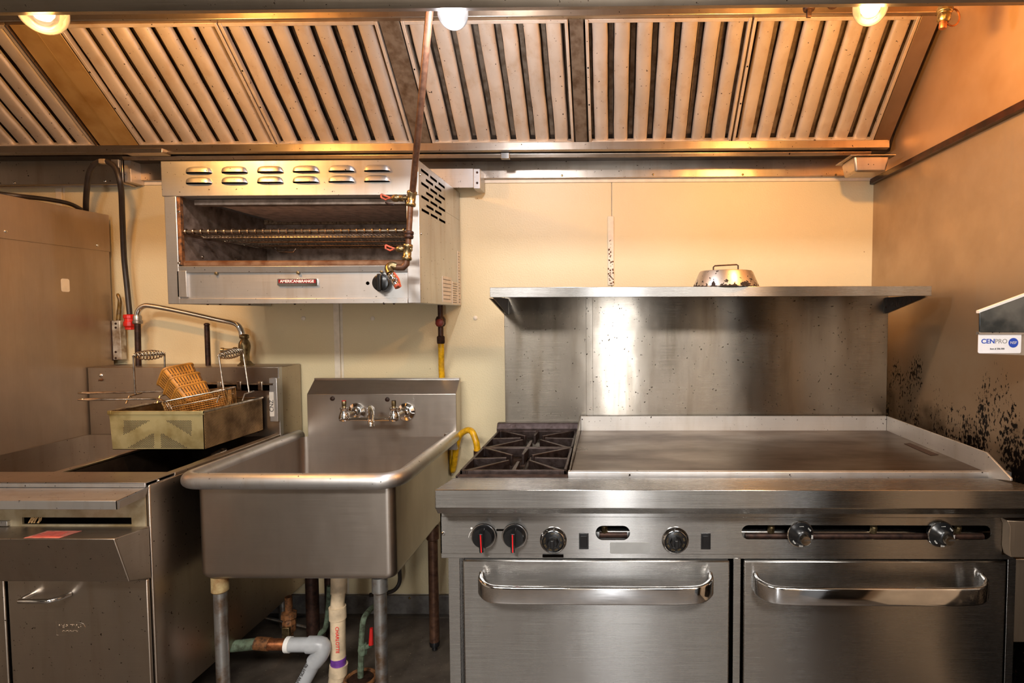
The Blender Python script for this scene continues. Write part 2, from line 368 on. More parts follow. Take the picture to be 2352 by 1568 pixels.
# ================================================================== hood
hood = thing('exhaust_hood', 'long stainless steel kitchen exhaust hood across the top of the back wall', 'exhaust hood', (-.4, -.7, 2.05))
LZ = Z(25, 1.3, 1176)
MB().box(-3.9, XR, Y(1.27), Y(1.30), LZ+.02, 2.70).build('front_panel', 'steel_hood', hood)
MB().profx([(Y(1.27), LZ+.035), (Y(1.27), LZ+.022), (Y(1.285), LZ), (Y(1.34), Z(24, 1.34, 1176)), (Y(1.34), LZ+.06), (Y(1.335), LZ+.06), (Y(1.33), LZ+.04), (Y(1.29), LZ+.015)], -3.9, XR).build('front_lip', 'lip', hood)
bZ = Z(326, 2.4, 1400); tZ = Z(42, 2.05, 1400); bY = Y(2.4); tY = Y(2.05)
FV = (Vector((0, tY, tZ))-Vector((0, bY, bZ))); FL = FV.length; fv = FV.normalized(); fn = Vector((0, -fv.z, fv.y))   # toward the room, downwards
if fn.z > 0: fn = -fn
MB().box(-3.9, XR, Y(1.30), tY+.05, tZ+.07, tZ+.075).build('top_panel', 'steel_hood', hood)
MB().profx([(tY, tZ-.004), (tY-.02, tZ+.0), (tY-.02, tZ+.07), (tY+.03, tZ+.07), (tY+.03, tZ)], -3.9, XR).build('upper_filter_rail', 'steel_hood', hood, .002)
MB().profx([(bY+.01, bZ-.004), (bY-.012, bZ-.002), (bY-.014, bZ-.034), (bY+.010, bZ-.036), (bY+.03, bZ-.006), (bY+.02, bZ+.008)], X(-260, 2.4, 326), X(2040, 2.4, 326)).build('grease_gutter', 'steel_hood', hood, .0015)
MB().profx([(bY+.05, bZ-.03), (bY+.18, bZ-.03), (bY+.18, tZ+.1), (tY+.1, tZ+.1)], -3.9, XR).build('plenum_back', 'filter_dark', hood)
# drip rail, right of the corner piece
MB().profx([(Y(2.43), Z(341, 2.43)), (Y(2.43), Z(347, 2.43)), (Y(2.42), Z(352, 2.42)), (Y(2.43), Z(361, 2.43)), (Y(2.45), Z(361, 2.45)), (Y(2.45), Z(341, 2.45))], X(283, 2.43, 350), X(2000, 2.43, 350)).build('drip_rail', 'steel_hood', hood, .002)
MB().box(X(300, 2.575, 385), XR, Y(2.575), Y(2.592), Z(408, 2.575), Z(345, 2.575)).build('back_panel', 'steel_hood', hood, .002)
for px in (1291, 1500, 1706, 1920): screw(W(px, 403 if px < 1400 else 401, 2.575), .005, hood)
MB().pbox(1150, 1170, 350, 364, 2.415, .02).build('rail_clip', 'steel', hood, .002)
MB().pbox(280, 372, 340, 351, 2.36, .05).build('rail_end', 'steel_hood', hood, .002)
# the left section hangs a little nearer
MB().box(-3.6, X(277, 2.52, 380), Y(2.52), Y(2.532), Z(424, 2.52, 100), Z(345, 2.52, 100)).build('left_back_panel', 'steel_hood', hood, .002)
MB().box(X(277, 2.52, 380), X(277, 2.52, 380)+.010, Y(2.518), Y(2.592), Z(422, 2.52, 277), Z(338, 2.52, 277)).build('corner_flange', 'steel_hood', hood, .002)
MB().pbox(285, 300, 365, 418, 2.52, .07).build('corner_filler', 'filter', hood, .002)
for px, py in ((33, 420), (241, 416)): screw(W(px, py, 2.52), .005, hood, mat='chrome')
# divider plates between the filters
def slope_box(mb, x0, x1, v0, v1, n0, n1):
    o = Vector((0, bY, bZ)); ps = []
    for n in (n0, n1):
        for x, v in ((x0, v0), (x1, v0), (x1, v1), (x0, v1)): ps.append(Vector((x, 0, 0))+o+fv*v+fn*n)
    return mb.hexa(ps)
def XB(px): return X(px, 2.4, 322)
for a, b in ((232, 276), (279, 322), (952, 991), (1322, 1349), (2006, 2043)):
    slope_box(MB(), XB(a), XB(b), 0, FL, -.004 if a != 279 else .006, .004 if a != 279 else .010).build('divider_plate', 'plate_warm' if a < 400 else 'plate_dark' if a < 1500 else 'steel_side', hood, .001)
slope_box(MB(), XB(225), XB(229), 0, FL, -.01, .012).build('divider_flange', 'steel_hood', hood)
# end panel above the right wall
MB().box(XR-.006, XR, Y(1.28), 0, 1.995, tZ+.07).build('end_panel', plain('hood_end_steel', (212, 178, 142), .46, .8, .3, 3, .0, (190, 152, 112)), hood)
# filters: aluminium baffles
def make_filter(x0, x1, n, label):
    f = thing('baffle_filter', label, 'grease filter', ((x0+x1)/2, bY, bZ), 'baffle filters in the hood')
    fr = .011
    slope_box(MB(), x0, x0+fr, 0, FL, -.01, .010).build('frame_rail', 'filter', f, .001)
    slope_box(MB(), x1-fr, x1, 0, FL, -.01, .010).build('frame_rail', 'filter', f, .001)
    slope_box(MB(), x0+fr, x1-fr, 0, .010, -.01, .010).build('frame_rail', 'filter', f, .001)
    slope_box(MB(), x0+fr, x1-fr, FL-.012, FL, -.01, .008).build('frame_rail', 'filter', f, .001)
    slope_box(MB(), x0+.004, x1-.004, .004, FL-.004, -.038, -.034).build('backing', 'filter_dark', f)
    p = (x1-x0-2*fr)/n; o = Vector((0, bY, bZ)); w_ = p*.70
    for i in range(n):
        cx = x0+fr+p*(i+.5)+random.uniform(-.001, .001)
        mb = MB(); K = 8; S = 7; rows = []
        sk = [random.uniform(-.0012, .0012) for _ in range(S+1)]; dn = [random.uniform(-.0022, .0014) for _ in range(S+1)]
        for j in range(S+1):
            v = .0045+(FL-.011)*j/S; row = []
            for k in range(K+1):
                a = -pi/2+pi*k/K; x = cx+w_/2*(sin(a) if abs(sin(a)) > .99 else sin(a)*.98)+sk[j]; n_ = -.016+.020*max(0, cos(a))**.32+dn[j]*cos(a)
                row.append(mb.bm.verts.new(Vector((x, 0, 0))+o+fv*v+fn*n_))
            rows.append(row)
        for A, B in zip(rows, rows[1:]):
            for k in range(K): mb.bm.faces.new([A[k], A[k+1], B[k+1], B[k]])
        mb.build('baffle', 'filter', f, smooth=60)
    for i in range(n+1):      # rear channels seen in the gaps
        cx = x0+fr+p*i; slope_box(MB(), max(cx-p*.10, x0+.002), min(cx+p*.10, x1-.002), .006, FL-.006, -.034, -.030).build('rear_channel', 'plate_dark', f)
    for v in (.35, .65):
        MB().lathe([(.003, 0), (.003, .001)], Vector((x0+fr/2, 0, 0))+o+fv*FL*v+fn*.0102, fn, 8).build('rivet', 'blackm', f)
    return f
make_filter(XB(-100), XB(224), 7, 'leftmost of the six baffle filters, cut by the left picture edge')
make_filter(XB(325), XB(637), 7, 'baffle filter below and right of the left warm lamp')
make_filter(XB(640), XB(949), 7, 'baffle filter directly above the salamander broiler')
make_filter(XB(995), XB(1319), 7, 'baffle filter directly under the white middle lamp')
make_filter(XB(1353), XB(1677), 7, 'nearly upright baffle filter between dark divider and rightmost filter')
make_filter(XB(1681), XB(2003), 7, 'rightmost yellow-stained baffle filter behind the right lamp')

# lamps in jars
def lamp(px, py, rpx, d, kind, label):
    r = rpx*d/F; c = W(px, py, d); c.z += 0
    t = thing('hood_lamp', label, 'lamp', (c.x, c.y, c.z), 'globe lamps under the hood')
    prof = [(r*sin(a), -r*1.05*cos(a)) for a in [pi*i/24 for i in range(0, 13)]]+[(r, r*.5), (r*.92, r*.9), (r*.6, r*1.1)]
    mb = MB(); mb.lathe(prof, c, (0, 0, 1), 32); mb.build('glass_globe', 'glass_'+kind, t, smooth=80)
    MB().lathe([(.016, -.020), (.024, -.008), (.026, .008), (.018, .028), (.013, .045)], c+Vector((0, 0, .0)), (0, 0, 1), 18).build('bulb', 'bulb_'+kind, t, smooth=80)
    MB().lathe([(r*.98, r*.55), (r*1.08, r*.6), (r*1.08, r*1.2), (.03, r*1.5), (.03, tZ+.07-c.z)], c, (0, 0, 1), 24).build('socket', 'steel_hood', t)
    l = bpy.data.lights.new('lamp_light', 'POINT'); l.energy = LAMP_POWER[kind]; l.shadow_soft_size = .03
    l.color = (1, .47, .12) if kind == 'warm' else (.92, .92, 1)
    o = bpy.data.objects.new('lamp_light', l); COL.objects.link(o); o.parent = t; o.location = (0, 0, -.028)
    return t
lamp(98, 26, 46, 1.56, 'warm', 'warm glowing glass globe lamp at the left end of the hood')
lamp(1040, 30, 34, 1.56, 'cool', 'cool white glass globe lamp beside the slanted pipe')
lamp(1999, 16, 37, 1.56, 'warm', 'warm glowing glass globe lamp at the right end of the hood')
# fire nozzles
nz = thing('fire_nozzle', 'small dark fire suppression nozzle pointing down left of the right lamp', 'nozzle', W(1858, 18, 1.75))
c = W(1858, 18, 1.75)
MB().cyl(c+Vector((0, 0, -.005)), (c.x, c.y, tZ+.07), .008).build('pipe', 'iron', nz); MB().lathe([(.016, -.008), (.018, 0), (.014, .012), (.008, .014)], c, (0, 0, 1), 12).build('cap', 'iron', nz, .001)
MB().box(c.x-.007, c.x+.007, c.y-.005, c.y+.005, c.z-.028, c.z-.006).build('tip', 'iron', nz, .002)
c = W(1913, 6, 1.75); MB().lathe([(.012, -.014), (.017, -.008), (.017, .01), (.008, .012), (.008, .3)], c, (0, 0, 1), 12).build('pipe_stub', 'iron')
tag(bpy.data.objects['pipe_stub'], 'short dark pipe stub between the nozzle and the right lamp', 'pipe')
rg = thing('fire_nozzle', 'brassy nozzle with hanging ring cap at the hood right end', 'nozzle', W(2168, 40, 1.70)); c = W(2168, 40, 1.70)
MB().cyl(c+Vector((0, 0, .02)), (c.x+.004, c.y, tZ+.07), .012).build('pipe', 'pipe', rg)
MB().lathe([(.014, -.014), (.018, -.008), (.018, .010), (.022, .014), (.022, .026), (.016, .03)], c, (.1, 0, 1), 10).build('body', 'brass', rg, .001)
MB().lathe([(.009, -.032), (.011, -.028), (.011, -.014)], c, (.1, 0, 1), 12).build('tip', 'copper', rg)
MB().tube([c+Vector((.022+.020*cos(a), -.004, -.002+.024*sin(a))) for a in [2*pi*i/20 for i in range(20)]], .0026, 8, True).build('ring', 'copper', rg)
# grease cup under the gutter
gc = thing('grease_cup', 'small stainless grease cup under the hood gutter in the right corner', 'grease cup', W(1998, 393, 2.32)); 
a = W(1962, 358, 2.32); b = W(2044, 358, 2.32); bz = Z(393, 2.32, 2000); dd = .13
def pan(mb, x0, x1, y0, y1, z0, z1, ins):
    th = .002
    o = [(x0, y0), (x1, y0), (x1, y1), (x0, y1)]; i_ = [(x0+ins, y0+ins), (x1-ins, y0+ins), (x1-ins, y1-ins), (x0+ins, y1-ins)]
    mb.hexa([(*i_[0], z0), (*i_[1], z0), (*i_[2], z0), (*i_[3], z0), (*o[0], z1), (*o[1], z1), (*o[2], z1), (*o[3], z1)]); return mb
pan(MB(), a.x, b.x, a.y, a.y+dd, bz, a.z, .010).build('cup', 'steel_hood', gc, .008, seg=3)
MB().box(a.x-.016, b.x+.022, a.y-.006, a.y+dd+.02, a.z, a.z+.004).build('flange', 'steel_hood', gc, .001)

# slanted gas pipe and the valve manifold it feeds
gp = thing('gas_pipe', 'long slanted brown pipe from hood down to the broiler valves', 'pipe', W(935, 612, 1.94))
P1 = W(987, 22, 1.62); P1u = P1+(P1-W(947, 445, 1.93)).normalized()*.36
MB().tube([P1u, W(987, 22, 1.62), W(947, 447, 1.93)], .0105, 14).build('long_pipe', 'pipe', gp)
def fitting(p, q, r, mat='brass', nm='coupling'):
    p, q = Vector(p), Vector(q); L = (q-p).length
    return MB().lathe([(r, 0), (r*1.22, .003), (r*1.22, .011), (r*1.02, .014), (r*1.02, L-.014), (r*1.22, L-.011), (r*1.22, L-.003), (r, L)], p, q-p, 16).build(nm, mat, gp, smooth=50)
fitting(W(947, 438, 1.93), W(943, 474, 1.93), .0135)
MB().tube([W(943, 470, 1.93), W(937, 575, 1.93)], .0095, 12).build('drop_pipe', 'pipe', gp)
fitting(W(940, 530, 1.93), W(938.5, 548, 1.93), .0125, 'iron')
fitting(W(937, 560, 1.93), W(934, 598, 1.93), .0135)
MB().tube([W(934, 595, 1.93), W(933, 606, 1.93), W(926, 614, 1.93), W(913, 614, 1.93), W(905, 612, 1.93)], .0115, 12).build('elbow', 'pipe', gp, smooth=80)
MB().tube(crv([W(910, 612, 1.93), W(898, 610, 1.925), W(893, 617, 1.92), W(897, 628, 1.91)], 4), .0135, 14).build('elbow', 'brass', gp, smooth=80)
def valve(px, py, d, hp):
    a = W(px+38, py, d); b = W(px, py, d)
    MB().lathe([(.0075, 0), (.0075, .012), (.011, .014), (.011, .024), (.009, .027), (.0125, .034), (.0125, .044), (.009, .050), (.006, .054)], a, b-a, 14).build('valve_body', 'brass', gp, smooth=50)
    c = W(px-4, py-1, d-.004)
    mb = MB()
    for s_ in (-1, 1): mb.tube([c+Vector((.004, 0, 0)), c+Vector((-.012, 0, s_*.006)), c+Vector((-.026, -.002, hp*.006+s_*.006))], .0032, 7)
    mb.tube([c+Vector((-.026, -.002, hp*.006-.006)), c+Vector((-.026, -.002, hp*.006+.006))], .0032, 7)
    mb.build('valve_handle', 'orange', gp)
valve(898, 455, 1.93, 1); valve(908, 572, 1.93, 1)
MB().tube([W(905, 470, 1.925), W(893, 468, 1.92), W(886, 464, 1.92)], .004, 8).build('thumb_screw', 'iron', gp)
a = W(897, 628, 1.91); b = W(915, 660, 1.90)
MB().lathe([(.010, 0), (.013, .004), (.013, .016), (.0105, .019), (.0105, .028), (.012, .031), (.012, .043), (.010, .052)], a, b-a, 14).build('valve_body', 'chrome', gp, smooth=50)
MB().tube([W(905, 626, 1.885), W(915, 640, 1.88), W(920, 658, 1.885)], .0035, 7).build('valve_handle', 'orange', gp)
MB().lathe([(.0115, 0), (.0115, .009)], b+(a-b).normalized()*.01, (b-a), 14).build('valve_tip', 'orange', gp)

# ================================================================== salamander broiler
sx0, sx1 = X(370, 2.03, 410), X(961, 2.03, 410); sz1 = Z(368, 2.03, 660); sz0 = Z(697, 2.03, 660); sy = Y(2.03); syb = -.012
sal = thing('salamander_broiler', 'wide stainless gas broiler hung on the wall above the sink', 'broiler', ((sx0+sx1)/2, -.3, sz0))
zt = Z(449, 2.03, 660)
MB().box(sx0, sx1, sy, syb, zt, sz1).build('top_housing', 'steel_sal', sal, .002)
cl, cr = X(407, 2.03, 560), X(934, 2.03, 560)
MB().box(sx0+.006, cl, sy+.002, syb, sz0, zt).build('left_side', 'steel_sal', sal, .002)
MB().box(cr, sx1, sy+.002, syb, sz0, zt).build('right_side', 'steel_sal', sal, .002)
zb1 = Z(607, 2.03, 660)
MB().box(cl, cr, sy+.012, syb, sz0+.012, zb1-.004).build('lower_housing', 'steel_sal', sal, .001)
MB().profx([(sy, Z(608, 2.03)), (sy+.012, Z(606, 2.03)), (sy+.03, Z(606, 2.03)), (sy+.03, Z(622, 2.03)), (sy+.006, Z(622, 2.03))], cl, cr).build('upper_trim_bar', 'steel_sal', sal, .001)
MB().profx([(sy, Z(683, 2.03)), (sy+.03, Z(680, 2.03)), (sy+.03, sz0), (sy, sz0)], cl, cr).build('lower_trim_bar', 'steel_sal', sal, .001)
MB().pbox(407, 428, 622, 682, 2.032, .012).build('panel_end', 'steel_sal', sal, .001)
MB().box(cl, cr, -.04, syb-.002, zb1, zt).build('back_lining', 'cavity', sal)
for i in range(5):
    x0 = cl+(cr-cl)*(.0+i*.2); MB().box(x0+.001, x0+(cr-cl)*.2-.001, -.055, -.04, Z(512, 2.55), Z(466, 2.55)).build('lining_brick', 'brick', sal, .002)
MB().box(cl, cl+.004, sy+.02, -.04, zb1, zt).build('side_lining', 'cavity', sal); MB().box(cr-.004, cr, sy+.02, -.04, zb1, zt).build('side_lining', 'cavity', sal)
MB().box(cl+.001, cl+.012, sy+.004, sy+.02, zb1, zt).build('rack_rail', 'rust', sal, .001)
for k, (y_, z_) in enumerate(((.12, .04), (.22, .03), (.31, .05))): screw((cl+.004, sy+y_, zb1+z_), .006, sal, (1, 0, 0), 'wire')
for py in (486, 604): screw(W(411, py, 2.035), .005, sal, (0, -1, 0), 'wire')
# radiant burners overhead: four ceramic tiles in a frame
for i in range(5):
    x0 = cl+.09+(cr-cl-.13)*i/5; MB().box(x0, x0+(cr-cl-.13)/5-.003, sy+.09, -.10, zt-.016, zt-.003).build('ceramic_tile', 'ceramic', sal, .001)
MB().box(cl+.03, cr-.02, sy+.05, sy+.085, zt-.022, zt-.002).build('burner_frame', 'cavity', sal, .001)
# sliding rack: spirally wound front bar, long rods, cross bars
zr = Z(529, 2.03, 660); rk = MB().cyl((cl+.004, sy+.016, zr), (cr-.004, sy+.016, zr), .0055, 10).build('rack_front_bar', 'wire', sal)
n = 29; mb = MB()
for i in range(n):
    x = cl+.022+(cr-cl-.035)*i/(n-1); 
    mb.tube([(x+.0075*0, sy+.016-.0085*cos(a), zr+.0085*sin(a)) for a in [2*pi*k/10 for k in range(10)]], .0028, 5, True)
stuff(mb.build('wire_rings', 'wire', rk))
mb = MB()
for i in range(60):
    x = cl+.014+(cr-cl-.028)*i/59; mb.tube([(x, sy+.018, zr-.004), (x, -.10, zr-.004)], .0017, 5)
stuff(mb.build('rack_rods', 'wire', sal))
for y_ in (.12, .24, .36): MB().cyl((cl+.006, sy+y_, zr-.009), (cr-.006, sy+y_, zr-.009), .0038, 8).build('rack_cross_bar', 'wire', sal)
MB().cyl((cl+.006, -.10, zr-.006), (cr-.006, -.10, zr-.006), .0045, 8).build('rack_back_bar', 'wire', sal)
for x in (cl+.01, cr-.01): MB().cyl((x, sy+.016, zr-.006), (x, -.10, zr-.006), .004, 8).build('rack_side_bar', 'wire', sal)
MB().tube([(cl+.11, -.16, zr-.014), (cl+.13, -.16, zr-.03), (cl+.19, -.16, zr-.03), (cl+.20, -.16, zr-.016)], .004, 8).build('rack_stop', 'wire', sal)
MB().profx([(sy+.012, Z(598, 2.04)), (sy+.02, Z(594, 2.04)), (-.06, zb1+.004), (-.06, zb1-.002), (sy+.012, zb1-.002)], cl+.004, cr-.004).build('drip_tray', plain('rusty_tray', (128, 100, 78), .5, .6, .5, 30, .3, (96, 60, 36)), sal, .001)
# louvres: raised pressed hoods with a dark mouth
for r_, py in enumerate((390, 414)):
    for i in range(6):
        px = 457+i*81.8; py_ = py-i*.9; w_ = .048; h_ = .0115; c = W(px, py_, 2.03); K = 12; mb = MB(); rows = []
        for j in range(5):
            t = j/4; row = []
            for k in range(K+1):
                u = -1+2*k/K; e = (1-abs(u)**4)**.5 if abs(u) < 1 else 0
                zz = c.z-h_*.9+h_*1.9*e*sin(t*pi/2) if True else 0
                yy = sy-.0005-.013*e*cos(t*pi/2)
                row.append(mb.bm.verts.new((c.x+w_*u, yy, zz)))
            rows.append(row)
        for A, B in zip(rows, rows[1:]):
            for k in range(K):
                mb.bm.faces.new([A[k], A[k+1], B[k+1], B[k]])
        lv = mb.build('louvre', 'steel_sal', sal, smooth=70)
        MB().box(c.x-w_*.93, c.x+w_*.93, sy-.0015, sy+.001, c.z-h_*1.15, c.z-h_*.75).build('louvre_mouth', 'blackm', lv)
# control strip: badge, knob, hole, screws
bd = MB(); b0 = W(684, 648, 2.04); yy = sy+.012
bx = rrect(b0.x-.072, b0.x+.072, b0.z-.0125, b0.z+.0125, .004); badge = MB().plate(bx, [], yy-.006, .007).build('badge', 'chrome', sal, .0012)
MB().plate(rrect(b0.x-.067, b0.x+.067, b0.z-.0035, b0.z+.0095, .002), [], yy-.0068, .001).build('badge_face', plain('badge_red', (140, 20, 22), .3, .2, .1), badge)
text('lettering', 'AMERICAN&RANGE', .0135, (b0.x, yy-.0072, b0.z+.003), FR, 'white', badge, sx=1.02, bold=.0003)
k0 = W(880, 650, 2.04); kn = MB().lathe([(.033, 0), (.033, .012), (.030, .026), (.027, .028), (.002, .028)], (k0.x, yy, k0.z), (0, -1, 0), 30).build('knob', 'black', sal, .001)
MB().box(k0.x-.007, k0.x+.007, yy-.042, yy-.026, k0.z-.031, k0.z+.031).build('knob_grip', 'black', kn, .003)
MB().lathe([(.0065, 0), (.006, .0012), (.003, .0013)], (X(844, 2.04, 653), yy, k0.z), (0, -1, 0), 14).build('sight_hole', 'blackm', sal)
for px, py in ((496, 628), (684, 626), (876, 624)): screw(W(px, py, 2.036), .0055, sal, (0, -1, 0), 'brass')
for px in (468, 497, 565, 670, 877, 900): screw((X(px, 2.03, 697), sy+.02, sz0), .004, sal, (0, 0, -1), 'iron')
# vent slots and labels on the right side
for r_ in range(7):
    z_ = sz1-.028-.0235*r_
    for k in range(3 if r_ % 2 == 0 else 2):
        y0 = sy+.03+.105*k+(.055 if r_ % 2 else 0); MB().box(sx1-.001, sx1+.0008, y0, y0+.082, z_-.0045, z_+.0045).build('vent_slot', 'blackm', sal)
for py, in ((402,), (537,)): screw((sx1, sy+.018, Z(py, 2.05, 960)), .004, sal, (1, 0, 0), 'wire')
for y0, y1, z0, z1, nl in ((.27, .40, .01, .115, 6), (.41, .50, .004, .10, 9), (.505, .55, .004, .24, 18)):
    lb = MB().box(sx1, sx1+.001, sy+y0, sy+y1, sz0+z0, sz0+z1).build('rating_label', 'label', sal)
    mb = MB()
    for i in range(nl):
        z_ = sz0+z1-(z1-z0)*(i+.8)/(nl+.6); mb.box(sx1+.001, sx1+.0013, sy+y0+.008, sy+y1-.006-random.random()*.02, z_-.0012, z_+.0012)
    stuff(mb.build('printed_lines', 'ink', lb))
br = thing('wall_bracket', 'flat steel mounting bracket on the wall right of the broiler', 'bracket', W(1050, 432, 2.5))
MB().pbox(985, 1087, 387, 431, 2.50, .004).build('plate', 'steel_sal', br, .001)
MB().pbox(1087, 1103, 387, 433, 2.495, .09).build('end_flange', 'steel_sal', br, .002)
for py in (396, 420): screw(W(1096, py, 2.495), .005, br, mat='iron')

# gas connector below the broiler
sv = thing('gas_valve', 'dark iron gas valve hanging under the right of the broiler', 'valve', W(1012, 785, 2.5)); vx = X(1012, 2.5, 740)
MB().cyl((vx, -.10, sz0+.01), (vx, -.10, Z(788, 2.5)), .0115).build('pipe', 'iron', sv)
MB().lathe([(.016, -.02), (.022, -.01), (.022, .012), (.016, .024)], (vx, -.10, Z(738, 2.5)), (0, 0, 1), 12).build('body', 'iron', sv)
MB().lathe([(.017, 0), (.017, .02), (.01, .024)], (vx+.004, -.115, Z(740, 2.5)), (0, -1, 0), 10).build('handle', plain('dull_red', (110, 34, 24), .5, .2, .4), sv)
MB().lathe([(.017, 0), (.019, .006), (.019, .03), (.015, .034)], (vx, -.10, Z(788, 2.5)), (0, 0, 1), 6).build('nut', 'iron', sv)
yh = MB().tube(crv([(vx, -.10, Z(785, 2.5)), (vx-.002, -.09, Z(815, 2.5)), (vx-.014, -.05, Z(850, 2.55)), (vx-.010, -.035, Z(900, 2.56)), (vx+.02, -.03, .80), W(1040, 1080, 2.56), W(1052, 1010, 2.50), W(1068, 990, 2.47), W(1083, 990, 2.44), W(1093, 1012, 2.42), W(1097, 1035, 2.42)], 8), .0135, 14).build('gas_hose', 'yellow', smooth=80)
tag(yh, 'yellow coated gas hose running from broiler valve down to the range', 'hose')
hc = thing('hose_fitting', 'black hose fitting where the yellow hose meets the range', 'fitting', W(1096, 1045, 2.42)); a = W(1097, 1033, 2.42)
MB().lathe([(.013, 0), (.017, .003), (.017, .05)], a, (0, .0, -1), 14).build('nut', 'iron', hc); MB().lathe([(.0165, 0), (.0165, .007)], a+Vector((0, 0, .004)), (0, 0, -1), 14).build('collar', 'yellow', hc)
MB().cyl(a+Vector((.0, 0, -.04)), (X(1150, 2.42), a.y, a.z-.05), .012).build('pipe', 'iron', hc)

# ================================================================== left cabinet, cable, knife rack
xc = X(248, 2.56, 495); cz = Z(495, 2.56, 248)
cab = thing('steel_cabinet', 'tall stainless steel cabinet side at the left edge beside the fryer', 'cabinet', (xc-.4, -.6, 0))
MB().box(xc-.8, xc, -1.0, Y(2.56), .12, cz).build('body', 'steel_side', cab, .003)
MB().box(xc, xc+.003, -1.0, Y(2.56)+.001, Z(578, 2.56, 250), cz+.002).build('top_band', 'steel_side', cab, .001)
for x in (xc-.75, xc-.05):
    for y in (-.95, -.1): MB().cyl((x, y, 0), (x, y, .13), .02).build('leg', 'galv', cab)
for px, py in ((11, 531), (222, 563)):
    d = None; v = R @ Vector(((px-CX)/F, -(py-CY)/F, -1)); t = xc/v.x; screw((xc+.003, -D+v.y*t, EYE+v.z*t), .006, cab, (1, 0, 0), 'chrome')
v = R @ Vector(((150-CX)/F, -(655-CY)/F, -1)); t = xc/v.x; q = (-D+v.y*t, EYE+v.z*t)
mb = MB(); mb.prism([(xc, q[0]+y, q[1]+z) for y, z in rrect(-.018, .018, -.027, .027, .008)], (.001, 0, 0)); mb.build('sticker', plain('cream_sticker', (222, 206, 180), .5, 0, .05), cab)
cb = MB().tube(crv([W(-60, 440, 2.2), W(40, 452, 2.25), W(110, 460, 2.4), W(160, 470, 2.5), W(192, 486, 2.56)], 6), .009, 10).build('loose_cable', 'rubber')
cb.location.z += .004; tag(cb, 'dark cable lying along the top of the tall left cabinet', 'cable')
pc = thing('power_cable', 'thick black cable looped over the left cabinet with red plug', 'cable', W(297, 755, 2.5))
MB().tube(crv([W(197, 500, 2.50), W(199, 440, 2.42), W(208, 390, 2.382), W(233, 370, 2.375), W(262, 382, 2.375), W(277, 425, 2.38), W(281, 500, 2.46), W(285, 590, 2.52), W(292, 660, 2.53), W(298, 722, 2.52)], 8), .0105, 12).build('cord', 'rubber', pc, smooth=80)
MB().pbox(225, 240, 364, 375, 2.363, .024).build('tape', plain('tape', (150, 130, 100), .5), pc, .003)
MB().pbox(255, 272, 366, 384, 2.39, .012).build('clip', 'steel_sal', pc, .001)
p = W(298, 722, 2.52)
MB().lathe([(.021, 0), (.024, .004), (.024, .016), (.021, .018), (.021, .030), (.024, .032), (.024, .050), (.019, .058), (.019, .066), (.016, .068)], p, (0, 0, -1), 12).build('plug', 'red', pc, smooth=30)
kr = thing('knife_rack', 'narrow white-worn knife rack on the wall behind the cabinet edge', 'knife rack', W(268, 825, 2.55))
MB().pbox(258, 277, 736, 826, 2.55, .03).build('front_plate', plain('worn_white_metal', (190, 184, 172), .45, .5, .5, 25, .2, (120, 96, 66)), kr, .002)
MB().pbox(252, 258, 738, 828, 2.55, .04).build('side_plate', 'iron', kr, .001)
for py in (743, 752, 808, 822): screw(W(266, py, 2.55), .005, kr, mat='iron')
kf = thing('knife', 'knife with dark and brassy handle standing in the rack', 'knife', W(270, 738, 2.565))
MB().tube(crv([W(272, 738, 2.565), W(274, 710, 2.565), W(275, 690, 2.56), W(270, 674, 2.56)], 5), [.009]*5+[.008]*5+[.007]*5+[.004], 10).build('handle', plain('olive_handle', (120, 92, 40), .35, .4, .5, 40, .1, (50, 34, 20)), kf)
MB().pbox(266, 276, 736, 800, 2.568, .003).build('blade', 'steel', kf)

# ================================================================== deep fryer
xl = xc+.005
fry = thing('deep_fryer', 'stainless steel deep fryer bank at the left with drip shelf and door', 'fryer', ((xl+XF)/2, -.45, 0))
dz = Z(1108, 1.70, 200)           # deck height
fz0 = .16
MB().box(XF-.012, XF, Y(1.715), -.02, fz0, dz-.012).build('side_panel', 'steel_fryer', fry, .004)
MB().box(xl, XF-.012, Y(1.72), Y(1.74), fz0, dz-.02).build('front_frame', 'steel_fryer', fry)
MB().box(xl, XF-.012, Y(1.74), -.02, fz0, fz0+.01).build('bottom_panel', 'steel_fryer', fry)
MB().box(xl, XF-.012, -.03, -.02, fz0, dz).build('back_panel', 'steel_fryer', fry)
MB().box(xl, XF, Y(1.70), Y(1.82), dz-.004, dz).build('front_deck', 'steel_fryer', fry, .0015)
MB().box(xl, XF, Y(1.70), Y(1.705), Z(1119, 1.70, 200), dz).build('deck_edge', 'steel_sal', fry, .0015)
dz2 = dz-.002
# open tanks
MB().box(XF-.032, XF, Y(1.82), Y(2.43), dz2-.012, dz2).build('tank_rim', 'steel_fryer', fry, .002)
xd0 = X(127, 1.82, 1080); 
MB().box(xd0-.012, xd0+.012, Y(1.82), Y(2.42), dz2-.008, dz2).build('tank_divider', 'copper' if 0 else 'steel_fryer', fry, .002)
tk = plain('oily_tank_steel', (84, 70, 58), .32, .85, .4, 8, .1, (48, 36, 26))
def tank(x0, x1, d0, d1, z0, z1, nm, mat):
    mb = MB(); th = .003
    mb.box(x0, x0+th, Y(d0), Y(d1), z0, z1).box(x1-th, x1, Y(d0), Y(d1), z0, z1).box(x0+th, x1-th, Y(d0), Y(d0)+th, z0, z1).box(x0+th, x1-th, Y(d1)-th, Y(d1), z0, z1).box(x0+th, x1-th, Y(d0)+th, Y(d1)-th, z0, z0+th)
    return mb.build(nm, mat, fry)
tank(xd0+.012, XF-.032, 1.82, 2.41, dz-.26, dz-.012, 'fry_tank', tk)
tank(xl, xd0-.012, 1.82, 2.41, dz-.2, dz-.003, 'fry_tank', 'steel_fryer')
